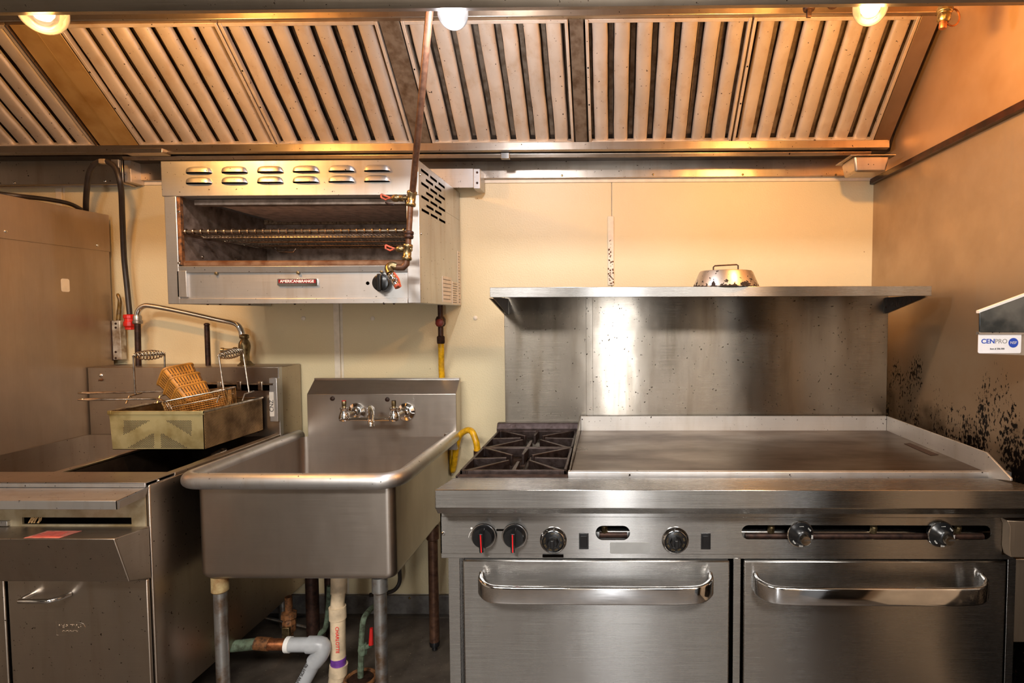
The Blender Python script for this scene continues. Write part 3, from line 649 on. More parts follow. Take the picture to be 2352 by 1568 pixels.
MB().tube(crv([(XF-.05, Y(1.83), dz-.02), (XF-.05, Y(2.05), dz-.012), (XF-.055, Y(2.14), dz-.01), (XF-.09, Y(2.18), dz-.012), (XF-.12, Y(2.16), dz-.03)], 5), .006, 8).build('lift_rod', 'wire', fry)
screw((XF-.0, Y(1.75), dz-.008), .004, fry, (1, 0, 0), 'chrome')
# drip shelf
MB().profx([(Y(1.60), Z(1150, 1.60, 150)), (Y(1.60), Z(1170, 1.60, 150)), (Y(1.608), Z(1170, 1.60, 150)), (Y(1.61), Z(1152, 1.60, 150)-.002), (Y(1.712), Z(1121, 1.7, 150)-.003), (Y(1.712), Z(1119, 1.7, 150)-.001)], xl, XF).build('drip_shelf', 'steel_sal', fry, .001)
sh = MB().prism([(XF-.004, Y(1.60), Z(1150, 1.60, 268)), (XF-.004, Y(1.60), Z(1170, 1.60, 268)), (XF-.004, Y(1.70), Z(1140, 1.70, 325)), (XF-.004, Y(1.712), Z(1120, 1.70, 325))], (.004, 0, 0)).build('drip_shelf_end', 'steel_fryer', fry)
# recessed panel with the long slot
zp0, zp1 = Z(1212, 1.712, 170), Z(1120, 1.712, 170)
xs0, xs1 = X(51, 1.71, 1196), X(302, 1.71, 1196)
MB().plate(rect(xl, XF-.012, zp0, zp1), [rect(xs0, xs1, Z(1204, 1.71, 170), Z(1188, 1.71, 170))], Y(1.71), .006).build('slotted_panel', plain('greasy_painted_panel', (176, 164, 138), .45, .5, .3, 14, .1, (140, 122, 88)), fry)
MB().box(xs0-.01, xs1+.01, Y(1.7165), Y(1.7195), zp0+.006, zp1-.01).build('slot_shadow', 'blackm', fry)
mb = MB()
for i in range(6):
    x = xs0+.02+i*.006; mb.tube(crv([(x, Y(1.712), Z(1203, 1.71)), (x+.01*random.random(), Y(1.71), Z(1196, 1.71)), (x+.012, Y(1.708), Z(1190, 1.71)), (x+.016*random.random(), Y(1.706), Z(1202, 1.71))], 4), .0012, 5)
stuff(mb.build('frayed_insulation', plain('frayed_fibre', (196, 160, 110), .9), fry))
MB().pbox(-40, 16, 1197, 1208, 1.70, .012).build('latch', 'steel_sal', fry, .001)
# slanted cover below
cA = (Y(1.71), Z(1208, 1.71, 170)); cB = (Y(1.585), Z(1237, 1.585, 170)); cC = (Y(1.63), Z(1335, 1.63, 170)); cD = (Y(1.71), Z(1327, 1.71, 170))
cov = MB().profx([cA, cB, cC, cD], xl, XF).build('slanted_cover', 'steel_fryer', fry, .003)
u = Vector((0, cA[0]-cB[0], cA[1]-cB[1])); nrm = Vector((0, -u.z, u.y)).normalized(); nrm = nrm if nrm.z > 0 else -nrm
def onc(x, t): return Vector((x, cB[0], cB[1]))+u*t+nrm*.0008
q = [onc(X(52, 1.585, 1237), .02), onc(X(134, 1.585, 1237), .02), onc(X(134, 1.585, 1237), .58), onc(X(52, 1.585, 1237), .58)]
stk_ = MB().prism(q, nrm*.0006).build('warning_sticker', 'stripred', cov)
mb = MB()
for i in range(4):
    t0 = .1+i*.11; mb.prism([onc(X(62, 1.585, 1237), t0)+nrm*.0006, onc(X(126-i*5, 1.585, 1237), t0)+nrm*.0006, onc(X(126-i*5, 1.585, 1237), t0+.05)+nrm*.0006, onc(X(62, 1.585, 1237), t0+.05)+nrm*.0006], nrm*.0004)
stuff(mb.build('printed_lines', plain('red_print', (196, 70, 58), .5, 0, .1), stk_))
# doors
dr = MB().box(X(22, 1.70, 1450), XF-.006, Y(1.70), Y(1.712), fz0+.02, Z(1330, 1.70, 170)).build('door', 'steel_fryer', fry, .004)
MB().box(xl, X(14, 1.70, 1450), Y(1.70), Y(1.712), fz0+.02, Z(1330, 1.70, 170)).build('door', 'steel_fryer', fry, .004)
MB().box(X(-20, 1.70, 1450)-.1, XF-.012, Y(1.7135), Y(1.7185), fz0+.01, Z(1330, 1.70, 170)).build('door_gap', 'blackm', fry)
ha = W(45, 1378, 1.66); hb = W(118, 1378, 1.66); hz = ha.z
MB().tube(crv([(ha.x-.0, Y(1.70), hz+.0), (ha.x-.002, Y(1.67), hz), (ha.x+.004, Y(1.655), hz)], 3)+crv([(hb.x-.004, Y(1.655), hz), (hb.x+.012, Y(1.675), hz), (hb.x+.02, Y(1.70), hz)], 3), .007, 12).build('handle', 'chrome', dr, smooth=70)
k0 = W(162, 1441, 1.70)
pts = crv([(x_, 0, z_) for x_, z_ in ((k0.x-.044, k0.z+.012), (k0.x-.038, k0.z+.022), (k0.x+.030, k0.z+.016), (k0.x+.044, k0.z+.006), (k0.x+.044, k0.z-.004), (k0.x+.034, k0.z-.020), (k0.x-.038, k0.z-.024), (k0.x-.044, k0.z-.016))], 4, True)
MB().tube([(p.x, Y(1.70), p.z) for p in pts], .0012, 6, True).build('embossed_emblem', 'steel_fryer', dr)
text('lettering', 'KEATING', .017, (k0.x-.002, Y(1.70)-.0003, k0.z+.004), FR, 'steel_fryer', dr, .001, sx=1.0)
text('lettering', 'OF CHICAGO INC', .006, (k0.x-.002, Y(1.70)-.0003, k0.z-.011), FR, 'steel_fryer', dr, .0008)
for y_ in (-.8, -.1): MB().cyl((XF-.06, y_, 0), (XF-.06, y_, fz0+.01), .018).build('leg', 'galv', fry); MB().cyl((xl+.06, y_, 0), (xl+.06, y_, fz0+.01), .018).build('leg', 'galv', fry)
# flue box at the rear
fx0 = xl; fzt = Z(843, 2.42, 420); fzb = dz-.02
fb = MB().box(fx0, XF, Y(2.42), -.01, fzb, fzt).build('flue_box', 'steel_fryer', fry, .0025)
MB().box(XF-.004, XF+.001, Y(2.42)-.002, Y(2.44), fzb, fzt).build('corner_edge', 'steel_sal', fb)
screw(W(232, 862, 2.42), .008, fb, mat='chrome')
MB().lathe([(.006, 0), (.003, .012)], W(233, 872, 2.419), (0, -1, 0), 8).build('drip_stain', 'rust', fb)
for px, py in ((593, 990),): screw(W(px, py, 2.42), .005, fb, mat='iron')
# slot and hanger rod for the baskets
MB().pbox(476, 618, 880, 897, 2.4185, .002).build('rack_slot', 'blackm', fry)
MB().cyl(W(470, 881, 2.40), W(628, 882, 2.40), .0045, 10).build('hanger_rod', 'wire', fry)
for px in (503, 548, 597): MB().pbox(px-5, px+5, 876, 897, 2.395, .008).build('hanger_hook', 'wire', fry, .002)
pl = MB().pbox(619, 637, 868, 968, 2.40, .02).build('hanger_bracket', 'steel_sal', fry, .002)
MB().pbox(619, 629, 900, 956, 2.398, .003).build('bracket_label', 'label', pl)
text('lettering', 'CNZ', .024, W(624, 932, 2.397), FR @ Matrix.Rotation(pi/2, 3, 'Z'), 'ink', pl)

# ================================================================== swivel spout on the flue box
sp = thing('swivel_faucet', 'tall chrome swivel spout arching over the fryer flue box', 'faucet', W(567, 838, 2.5)); q = W(565, 838, 2.5); fx, fy = q.x, q.y; ft = fzt
MB().lathe([(.033, 0), (.033, .004), (.024, .012), (.019, .02)], (fx, fy, ft), (0, 0, 1), 24).build('base', 'brass', sp)
zb_ = Z(770, 2.5); MB().lathe([(.019, .02), (.018, .045), (.022, .07), (.024, .085), (.022, .1), (.014, .115), (.013, zb_-ft-.012), (.019, zb_-ft-.008), (.019, zb_-ft+.004), (.012, zb_-ft+.01)], (fx-.004, fy, ft), (0, 0, 1), 24).build('valve_body', 'brass', sp, smooth=60)
MB().lathe([(.012, 0), (.012, .02), (.015, .022), (.015, .034), (.008, .036), (.008, .07), (.011, .072), (.011, .082)], (fx-.012, fy-.004, Z(803, 2.5)), (-1, -.3, .05), 12).build('valve_stem', 'brass', sp)
MB().tube(crv([W(556, 775, 2.5), W(553, 758, 2.5), W(540, 743, 2.5), W(500, 734, 2.5), W(420, 716, 2.5), W(352, 703, 2.5), W(330, 703, 2.5), W(317, 716, 2.5), W(315, 738, 2.5)], 6), .0115, 14).build('spout', 'chrome', sp, smooth=80)
MB().lathe([(.014, 0), (.016, .006), (.016, .022), (.019, .024), (.019, .034), (.016, .038)], W(315, 724, 2.5), (0.03, 0, -1), 16).build('spout_collar', 'galv', sp)
MB().cyl(W(316, 742, 2.5), (X(318, 2.5, 838), Y(2.5), ft-.002), .0115, 16).build('drop_pipe', 'iron', sp)
bp = MB().cyl((X(477, 2.5, 800), Y(2.5), ft-.001), (X(477, 2.5, 800), Y(2.5), Z(746, 2.5)), .0105, 16); bp.lathe([(.008, 0), (.0115, .003), (.0115, .01), (.006, .014)], (X(477, 2.5, 800), Y(2.5), Z(746, 2.5)), (0, 0, 1), 12)
tag(bp.build('capped_pipe', 'iron'), 'upright capped brown pipe on the fryer flue box', 'pipe')

# ================================================================== baskets above the fryer
gx0, gx1 = X(252, 2.05, 985), X(468, 2.05, 985); gz0, gz1 = Z(1032, 2.05, 360), Z(946, 2.05, 360); gy0, gy1 = Y(2.05), Y(2.405)
fb_ = thing('filter_basket', 'large perforated greasy metal basket hung over the fryer', 'basket', ((gx0+gx1)/2, (gy0+gy1)/2, gz0))
ins = .008; th = .002
def quadwall(a, b, c, d, nrm_, nm, mat, bev=0): return MB().prism([a, b, c, d], nrm_).build(nm, mat, fb_, bev)
fw = quadwall((gx0+ins, gy0, gz0), (gx1, gy0, gz0), (gx1, gy0, gz1), (gx0, gy0, gz1), (0, th, 0), 'front_wall', 'gold')
sw = quadwall((gx1, gy0, gz0), (gx1, gy1, gz0), (gx1, gy1, gz1), (gx1, gy0, gz1), (-th, 0, 0), 'side_wall', 'golddark')
quadwall((gx0+ins, gy0+th, gz0), (gx0+ins, gy1, gz0), (gx0, gy1, gz1), (gx0, gy0+th, gz1), (th, 0, 0), 'side_wall', 'golddark')
quadwall((gx0+ins, gy1-th, gz0), (gx1, gy1-th, gz0), (gx1, gy1-th, gz1), (gx0, gy1-th, gz1), (0, th, 0), 'back_wall', 'golddark')
MB().box(gx0+ins, gx1, gy0, gy1, gz0, gz0+th).build('bottom', 'golddark', fb_)
MB().box(gx0-.003, gx1+.002, gy0-.004, gy0+.004, gz1-.010, gz1+.004).build('front_rim', 'gold', fb_, .001)
MB().cyl((gx1, gy0, gz1+.001), (gx1, gy1, gz1+.001), .005, 8).build('side_rim', 'wire', fb_); MB().cyl((gx0, gy0, gz1+.001), (gx0, gy1, gz1+.001), .005, 8).build('side_rim', 'wire', fb_)
MB().cyl((gx0, gy1, gz1+.001), (gx1, gy1, gz1+.001), .005, 8).build('back_rim', 'wire', fb_)
for x in (gx0+.005, gx1-.005): MB().box(x-.007, x+.007, gy0-.006, gy0+.002, gz1-.006, gz1+.005).build('rim_clip', 'gold', fb_, .001)
# perforation: triangular fields on the front, an all-over grid on the side
mb = MB()
def dot(c, ax, r, n=6):
    c = Vector(c)
    if ax == 'y': vs = [mb.bm.verts.new(c+Vector((r*cos(2*pi*k/n), -.0004, r*sin(2*pi*k/n)))) for k in range(n)]
    else: vs = [mb.bm.verts.new(c+Vector((.0004, r*cos(2*pi*k/n), r*sin(2*pi*k/n)))) for k in range(n)]
    mb.bm.faces.new(vs)
st_ = .0061
def pxz(px, py): q = W(px, py, 2.05); return q.x, q.z
def intri(p, t):
    def s_(a, b): return (p[0]-b[0])*(a[1]-b[1])-(a[0]-b[0])*(p[1]-b[1])
    d1, d2, d3 = s_(t[0], t[1]), s_(t[1], t[2]), s_(t[2], t[0])
    return not ((d1 < 0 or d2 < 0 or d3 < 0) and (d1 > 0 or d2 > 0 or d3 > 0))
tris = [[pxz(284, 965), pxz(346, 965), pxz(284, 999)], [pxz(380, 965), pxz(440, 965), pxz(440, 1000)], [pxz(354, 993), pxz(354, 1028), pxz(293, 1028)], [pxz(370, 993), pxz(370, 1028), pxz(431, 1028)]]
r = 0; z = gz0
while z < gz1:
    x = gx0+(st_/2 if r % 2 else 0)
    while x < gx1:
        if any(intri((x, z), t) for t in tris): dot((x, gy0, z), 'y', .0019)
        x += st_
    z += st_*.62; r += 1
stuff(mb.build('perforation', 'hole', fw))
mb = MB(); r = 0; z = gz0+.006
while z < gz1-.012:
    y = gy0+.008+(.0035 if r % 2 else 0)
    while y < gy1-.006: dot((gx1, y, z), 'x', .0019, 5); y += .007
    z += .0052; r += 1
stuff(mb.build('perforation', 'hole', sw))
# lifting bails with coil grips
def bail(p0, p1, q0, q1, nm):
    p0, p1, q0, q1 = map(Vector, (p0, p1, q0, q1))
    h = MB().tube([q0, p0+(q0-p0)*.03, p0], .0034, 8).tube([q1, p1+(q1-p1)*.03, p1], .0034, 8).tube([p0, p1], .0034, 8).build(nm, 'wire', fb_)
    ax = (p1-p0); L = ax.length; a = ax.normalized().orthogonal().normalized(); b = ax.normalized().cross(a); mb = MB(); N = 150
    for ph in (0, pi):
        mb.tube([p0+ax*(i/N)+(a*cos(ph+i/N*2*pi*5)+b*sin(ph+i/N*2*pi*5))*(.005+.0135*sin(pi*i/N)**.8) for i in range(N+1)], .0022, 6)
    mb.build('coil_grip', 'wire', h, smooth=80)
    for q in (q0, q1): MB().tube([q+Vector((0, .03, 0)), q+Vector((0, -.03, -.004)), q+Vector((0, -.045, -.03))], .003, 6).build('bail_hook', 'wire', h)
bail(W(306, 817, 2.18), W(378, 813, 2.30), W(311, 905, 2.18), W(380, 905, 2.30), 'bail')
bail(W(503, 818, 2.20), W(558, 806, 2.32), W(515, 903, 2.20), W(572, 900, 2.32), 'bail')
# two wire fry baskets with long looped handles
def fry_basket(p, L, wd, h, hx, label, tilt):
    # p: rim corner at the front left; long axis runs to the right
    t = thing('fry_basket', label, 'basket', p, 'wire fry baskets lying in the large basket'); p = Vector(p)
    rot = Matrix.Rotation(tilt[1], 3, 'Y') @ Matrix.Rotation(tilt[0], 3, 'Z')
    def T(x, y, z): return p+rot @ Vector((x, y, z))
    MB().tube([T(a, b, 0) for a, b in rrect(0, L, 0, wd, .02)], .0032, 8, True).build('rim', 'wire', t)
    MB().tube([T(a, b, -h*.35) for a, b in rrect(.006, L-.006, .006, wd-.006, .02)], .002, 6, True).build('hoop', 'wire', t)
    mb = MB(); k = 26
    for i in range(k+1):
        x = .006+(L-.012)*i/k; mb.tube([T(x, 0, 0), T(x, .014, -h), T(x, wd-.014, -h), T(x, wd, 0)], .0013, 4)
    for i in range(9):
        y = .014+(wd-.028)*i/8; mb.tube([T(0, y, 0), T(.014, y, -h), T(L-.014, y, -h), T(L, y, 0)], .0013, 4)
    for i in range(1, 9):
        z = -h*i/9; e = .014*i/9; mb.tube([T(a, b, z) for a, b in rrect(e, L-e, e, wd-e, .02, 3)], .0013, 4, True)
    stuff(mb.build('wire_mesh', 'meshwire', t))
    # handle: double rod leaving the short end, closed in a loop
    a0 = T(.006, wd*.35, -.004); a1 = T(.006, wd*.65, -.004); e = Vector(hx)
    k1 = a0+Vector((-.022, 0, .008)); k2 = a1+Vector((-.022, 0, .008))
    pts = [a0+Vector((.018, 0, -.03)), a0, k1, k1+Vector((-.03, 0, .006))]+[e+Vector((.06, -.011, 0)), e+Vector((.0, -.011, 0)), e+Vector((-.012, 0, 0)), e+Vector((0, .011, 0)), e+Vector((.06, .011, 0))]+[k2+Vector((-.03, 0, .006)), k2, a1, a1+Vector((.018, 0, -.03))]
    MB().tube(crv(pts, 4), .0034, 8).build('handle', 'wire', t, smooth=80)
    return t
fry_basket(W(368, 924, 2.09), .215, .10, .07, W(190, 917, 2.08), 'front wire fry basket whose handle is the lower of two', (radians(26), radians(-11)))
fry_basket(W(392, 908, 2.235), .20, .10, .07, W(190, 902, 2.22), 'rear wire fry basket whose handle is the upper of two', (radians(8), radians(-6)))
# three nested tan plastic baskets, toppled onto their side
def tan_basket(c, rot, s_, label):
    t = thing('plastic_basket', label, 'plastic basket', c, 'nested tan plastic food baskets'); c = Vector(c); A, B_, H = TA, TB, TH
    def T(x, y, z): return c+rot @ Vector((x, y, z))
    n = 5; top = rrect(-A, A, -B_, B_, .016, n); bot = rrect(-A*.86, A*.86, -B_*.84, B_*.84, .012, n)
    mb = MB(); ti = rrect(-A+.003, A-.003, -B_+.003, B_-.003, .014, n); bi = rrect(-A*.86+.003, A*.86-.003, -B_*.84+.003, B_*.84-.003, .010, n)
    V = [[mb.bm.verts.new(T(x, y, z)) for x, y in lp] for lp, z in ((bot, 0), (top, H), (ti, H), (bi, .004))]; m = len(top)
    for a, b in ((0, 1), (1, 2), (2, 3)):
        for k in range(m): mb.bm.faces.new([V[a][k], V[a][(k+1) % m], V[b][(k+1) % m], V[b][k]])
    mb.bm.faces.new(V[0][::-1]); mb.bm.faces.new(V[3]); mb.build('basket_shell', 'tan', t, smooth=50)
    MB().tube([T(x, y, H) for x, y in top], .0042, 8, True).build('rim', 'tan', t)
    mb = MB()
    for sgn in (-1, 1):
        for i in range(9):      # slots of the long sides
            f = -.8+1.6*i/8
            for (ha_, hb_) in ((.12, .46), (.54, .90)):
                ps = []
                for hh, dx in ((ha_, -.0014), (ha_, .0014), (hb_, .0014), (hb_, -.0014)):
                    k = .86+.14*hh; kb = .84+.16*hh; ps.append(T(f*A*k+dx, sgn*(B_*kb+.0004), H*hh))
                mb.prism(ps, rot @ Vector((0, sgn*.0006, 0)))
        for i in range(7):
            f = -.75+1.5*i/6
            for (ha_, hb_) in ((.12, .86),):
                ps = []
                for hh, dy in ((ha_, -.0012), (ha_, .0012), (hb_, .0012), (hb_, -.0012)):
                    k = .86+.14*hh; kb = .84+.16*hh; ps.append(T(sgn*(A*k+.0004), f*B_*kb+dy, H*hh))
                mb.prism(ps, rot @ Vector((sgn*.0006, 0, 0)))
    stuff(mb.build('slots', 'tandark', t)); return t
# open mouths look up-left; the bottom points down-right
_v = Vector((-.61, .79, -.06)).normalized(); _r = Vector((.79, .61, 0)).normalized(); _u = _r.cross(_v)
axx = (_r*.094+_u*.016+_v*.045).normalized(); axz = -_r*.022+_u*.041+_v*.031; axz = (axz-axx*axz.dot(axx)).normalized(); axy = axz.cross(axx)
rt = Matrix((axx, axy, axz)).transposed(); TA, TB, TH = .054, .051, .064
away = axy if axy.y > 0 else -axy
b0_ = W(375, 846, 2.16)+axx*TA+away*TB-axz*TH-axz*.100
for i, lb in enumerate(('lowest of three nested tan plastic baskets', 'middle of three nested tan plastic baskets', 'topmost of three nested tan plastic baskets')):
    tan_basket(b0_+axz*.050*i, rt, 1.0, lb+', leaning in the fryer basket')

# ================================================================== sink
s0, s1 = X(416, 1.79, 1110), X(945, 1.79, 1110); sz = Z(1108, 1.79, 680); sb = Z(1335, 1.83, 680)
q0, q1 = X(452, 1.83, 1230), X(905, 1.83, 1230)
snk = thing('utility_sink', 'deep one-bowl stainless steel sink on pipe legs with rolled rim', 'sink', ((s0+s1)/2, -.45, 0))
yf, ybk = Y(1.83), Y(2.4825)
def bowl_shell(x0, x1, y0, y1, z0, z1, r, th):
    mb = MB(); n = 6
    lev = [(z1, 0)]+[(z0+r*(1-sin(a)), r*(1-cos(a))) for a in [pi/2*k/5 for k in range(0, 6)]]
    rings = []
    for z, e in lev: rings.append([mb.bm.verts.new((x, y, z)) for x, y in rrect(x0+e, x1-e, y0+e, y1-e, r, n)])
    inn = []
    for z, e in reversed(lev): inn.append([mb.bm.verts.new((x, y, max(z, z0+th))) for x, y in rrect(x0+th+e, x1-th-e, y0+th+e, y1-th-e, r, n)])
    m = len(rings[0]); mb.bm.faces.new(rings[-1]); mb.bm.faces.new(inn[0][::-1])
    for S in (rings, inn):
        for A, B in zip(S, S[1:]):
            for k in range(m): mb.bm.faces.new([A[k], A[(k+1) % m], B[(k+1) % m], B[k]])
    A, B = rings[0], inn[-1]
    for k in range(m): mb.bm.faces.new([A[k], A[(k+1) % m], B[(k+1) % m], B[k]])
    return mb
bowl_shell(q0, q1, yf, ybk, sb, sz, .028, .003).build('bowl', 'steel_sink', snk, smooth=50)
# rolled rim on three sides: flattened roll + web
rim_path = [(q1+.022, Y(2.5), sz), (q1+.022, yf+.05, sz)]+[(q1+.022-.07+.07*cos(a), yf+.05-.075*sin(a), sz) for a in [pi/2*k/6 for k in range(1, 7)]]+[(q0-.022+.05-.05*sin(a), yf-.025+.05*(1-cos(a)), sz) for a in [pi/2*k/6 for k in range(0, 7)]]+[(q0-.022, Y(2.5), sz)]
mb = MB(); mb.tube(rim_path, .026, 20); mb.build('rolled_rim', 'steel_sal', snk, smooth=70)
# rear: splash with sloped top
sxl, sxr = X(706, 2.48, 950), X(1048, 2.48, 950); zA = Z(905, 2.48, 880); zT = Z(868, 2.545, 880)
MB().profx([(Y(2.48), sz-.06), (Y(2.48), zA), (Y(2.545), zT-.008), (Y(2.545), zT), (Y(2.555), zT), (Y(2.555), sz-.06)], sxl, sxr).build('backsplash', 'steel_sink', snk, .0015)
MB().cyl((q1, Y(2.49), sz-.01), (q1, Y(2.49), sz+.012), .024).build('weld_corner', 'steel_sink', snk, .004)
for px, py in ((764, 915), (890, 917)): MB().lathe([(.010, 0), (.009, .006), (.004, .009)], W(px, py, 2.48), (0, -1, 0), 14).build('plug_button', 'iron', snk)
def leg(px, d, mats='galv', sock='rust', zt_=sb):
    x = X(px, d, 1450); g = MB().cyl((x, Y(d), .035), (x, Y(d), zt_-.02), .0205, 20).build('leg', mats, snk)
    MB().lathe([(.026, 0), (.0265, .05), (.022, .055)][::1], (x, Y(d), zt_), (0, 0, -1), 18).build('leg_socket', sock, g)
    MB().lathe([(.0205, .0), (.022, .006), (.020, .02), (.010, .024), (.012, .036)], (x, Y(d), .04), (0, 0, -1), 16).build('foot', 'black', g)
cream_rust = plain('rust_stained_socket', (176, 156, 112), .6, .3, .5, 24, .3, (124, 84, 44)); M['cr'] = cream_rust
leg(509, 1.87, 'galv', 'cr'); leg(875, 1.87, 'galv', 'galv'); leg(998, 2.32, 'pipe', 'pipe'); leg(760, 2.36, 'iron', 'iron')
# wall faucet
fc = thing('wall_faucet', 'chrome two-handle wall faucet above the stainless sink', 'faucet', W(863, 962, 2.4))
za = Z(946, 2.44, 863)
for px, cap in ((820, 'redline'), (934, None)):
    c = W(px, 945, 2.48); MB().lathe([(.040, 0), (.038, .008), (.026, .014), (.022, .016)], c, (0, -1, 0), 28).build('flange', 'chrome', fc)
    MB().lathe([(.017, .012), (.019, .014), (.019, .032), (.015, .034), (.014, .05)], c, (0, -1, 0), 6).build('union_nut', 'chrome', fc)
    hx_ = X(px-29, 2.38, 955); zc = Z(958, 2.38)
    MB().tube(crv([c+Vector((0, -.04, 0)), (c.x-.01, Y(2.41), c.z-.004), (hx_, Y(2.38), zc)], 5), .013, 14).build('arm', 'chrome', fc)
    b = MB().lathe([(.012, -.018), (.021, -.012), (.023, 0), (.019, .014), (.014, .028), (.016, .034), (.018, .036), (.018, .042), (.010, .045)], (hx_, Y(2.38), zc), (0, 0, 1), 22).build('valve_body', 'chrome', fc, smooth=60)
    MB().lathe([(.007, 0), (.009, .004), (.010, .02), (.0095, .026)], (hx_, Y(2.38), zc+.044), (0, 0, 1), 8).build('handle', 'brass', fc)
    MB().lathe([(.0088, 0), (.0088, .0015)], (hx_, Y(2.38), zc+.0702), (0, 0, 1), 14).build('handle_cap', cap or 'iron', fc)
MB().cyl((X(791, 2.38), Y(2.38), Z(962, 2.38)), (X(905, 2.38), Y(2.38), Z(962, 2.38)), .0085, 16).build('mixer_tube', 'chrome', fc)
xm = X(848, 2.38, 950); zm = Z(962, 2.38)
MB().tube(crv([(xm, Y(2.38), zm), (xm+.003, Y(2.40), zm+.035), (xm+.006, Y(2.375), zm+.048), (X(849, 2.33), Y(2.33), zm+.034), (X(848, 2.30), Y(2.30), zm+.004), (X(848, 2.295), Y(2.295), zm-.014)], 6), .012, 14).build('spout', 'chrome', fc, smooth=80)

# ================================================================== pipes under the sink
dp = thing('drain_pipe', 'cream plastic drain pipe with purple band under the sink', 'pipe', W(777, 1560, 2.1)); dX = lambda px, py: W(px, py, 2.12)
MB().tube([(X(781, 2.12, 1345), Y(2.12), sb+.004), dX(778, 1360)], .029, 20).build('collar', 'cream', dp)
MB().tube(crv([dX(778, 1358), dX(775, 1390), dX(775, 1420)], 4), .025, 20).build('bend', 'cream', dp, smooth=80)
MB().tube([dX(775, 1392), dX(776, 1420)], .031, 20).build('collar', 'cream', dp)
MB().tube([dX(776, 1418), dX(777, 1525)], .0275, 20).build('straight_pipe', 'cream', dp); MB().tube([dX(777, 1508), dX(777, 1526)], .0281, 20).build('purple_band', 'purple', dp)
text('lettering', 'CHARLOTTE', .018, dX(780, 1460)+Vector((.004, -.0285, 0)), FR @ Matrix.Rotation(-pi/2, 3, 'Z'), 'redline', dp)
MB().tube([dX(778, 1524), dX(776, 1548)], .033, 20).build('collar', 'cream', dp)
MB().tube(crv([dX(776, 1546), dX(768, 1580), dX(742, 1610), dX(720, 1640)], 5), .030, 20).build('trap', 'cream', dp, smooth=80)
pv = thing('pvc_elbow_pipe', 'light grey plastic elbow pipe joined to copper under the sink', 'pipe', W(700, 1568, 2.1)); gX = lambda px, py, d=2.08: W(px, py, d)
MB().tube([gX(668, 1480), gX(712, 1480)], .026, 20).build('stub', 'pvc', pv); MB().tube([gX(658, 1480), gX(668, 1480)], .029, 20).build('end_collar', 'white', pv)
MB().tube(crv([gX(708, 1480), gX(738, 1482), gX(737, 1500), gX(722, 1520)], 5), .031, 20).build('elbow', 'pvc', pv, smooth=80)
MB().tube([gX(725, 1515), gX(690, 1580), gX(670, 1620)], .026, 20).build('straight_pipe', 'pvc', pv)
text('lettering', 'NSF-PW SCH 40', .016, gX(703, 1545)+Vector((-.008, -.0265, 0)), FR @ Matrix.Rotation(radians(62), 3, 'Z'), 'ink', pv)
cp = thing('copper_branch', 'corroded copper and iron pipe running left from the grey elbow', 'pipe', W(590, 1495, 2.1))
MB().tube([gX(660, 1480), gX(618, 1479)], .021, 18).build('copper_piece', 'copper', cp); MB().tube([gX(620, 1479), gX(588, 1477)], .024, 18).build('coupling', 'rust', cp); MB().tube([gX(590, 1478), gX(530, 1484)], .021, 18).build('green_pipe', 'verdigris', cp)
gv = thing('gas_cock', 'rusty brass gas valve standing behind the copper pipe', 'valve', W(665, 1475, 2.25)); c = W(664, 1420, 2.25)
MB().cyl(c+Vector((0, 0, -.11)), c+Vector((0, 0, .09)), .014).build('pipe', 'rust', gv); MB().lathe([(.020, -.055), (.026, -.045), (.026, -.01), (.020, 0), (.030, .005), (.030, .025), (.016, .03)], c, (0, 0, 1), 8).build('body', 'rust', gv); MB().box(c.x-.012, c.x+.018, c.y-.035, c.y-.02, c.z-.08, c.z-.02).build('tag_plate', 'brass', gv, .002)
tag(MB().cyl((X(718, 2.3, 1400), Y(2.3), .001), (X(718, 2.3, 1400), Y(2.3), sb+.0), .0255, 18).build('standpipe', 'iron'), 'dark iron standpipe under the sink left of the cream drain', 'pipe')
tag(MB().tube(crv([W(757, 1345, 2.3), W(754, 1400, 2.3), W(748, 1440, 2.3), W(735, 1455, 2.3), W(715, 1475, 2.28)], 5), .011, 10).build('green_pipe', 'verdigris'), 'thin green corroded pipe between standpipe and cream drain', 'pipe')
tag(MB().tube([W(610, 1418, 2.45), W(705, 1440, 2.4)], .006, 8).build('thin_conduit', 'galv'), 'thin grey conduit crossing behind the rusty gas valve', 'conduit')
wv = thing('water_valve', 'green corroded floor pipe with red-handled valve behind the right leg', 'valve', W(828, 1545, 2.1)); d_ = 2.12
bz_ = W(828, 1538, d_)
MB().tube(crv([W(870, 1385, 2.3), W(850, 1400, 2.2), W(836, 1420, d_), W(832, 1450, d_), W(830, 1480, d_), W(829, 1538, d_)], 5), .011, 10).build('pipe', 'verdigris', wv)
MB().lathe([(.015, -.02), (.019, 0), (.015, .02)], W(833, 1490, d_), (0, 0, 1), 8).build('body', 'verdigris', wv); MB().cyl(W(835, 1490, d_), W(850, 1482, d_), .009).build('stem', 'verdigris', wv)
MB().tube([W(853, 1442, d_), W(852, 1480, d_)], [.006, .009], 8).build('handle', plain('red_lever', (190, 30, 26), .4), wv)
fd = thing('floor_ring', 'rusty ring around the pipe where it enters the floor', 'floor drain', (bz_.x, bz_.y, 0))
o = Vector((bz_.x, bz_.y, .006))
fzz = 0; MB().tube([(bz_.x+.055*cos(a), bz_.y+.055*sin(a), .007) for a in [2*pi*k/24 for k in range(24)]], .008, 8, True).build('ring', 'rust', fd); MB().lathe([(.05, 0), (.045, .008), (.015, .012)], (bz_.x, bz_.y, .001), (0, 0, 1), 20).build('plate', 'iron', fd)
MB().cyl((bz_.x, bz_.y, .0), (bz_.x, bz_.y, bz_.z+.01), .011, 12).build('pipe_end', 'verdigris', wv)
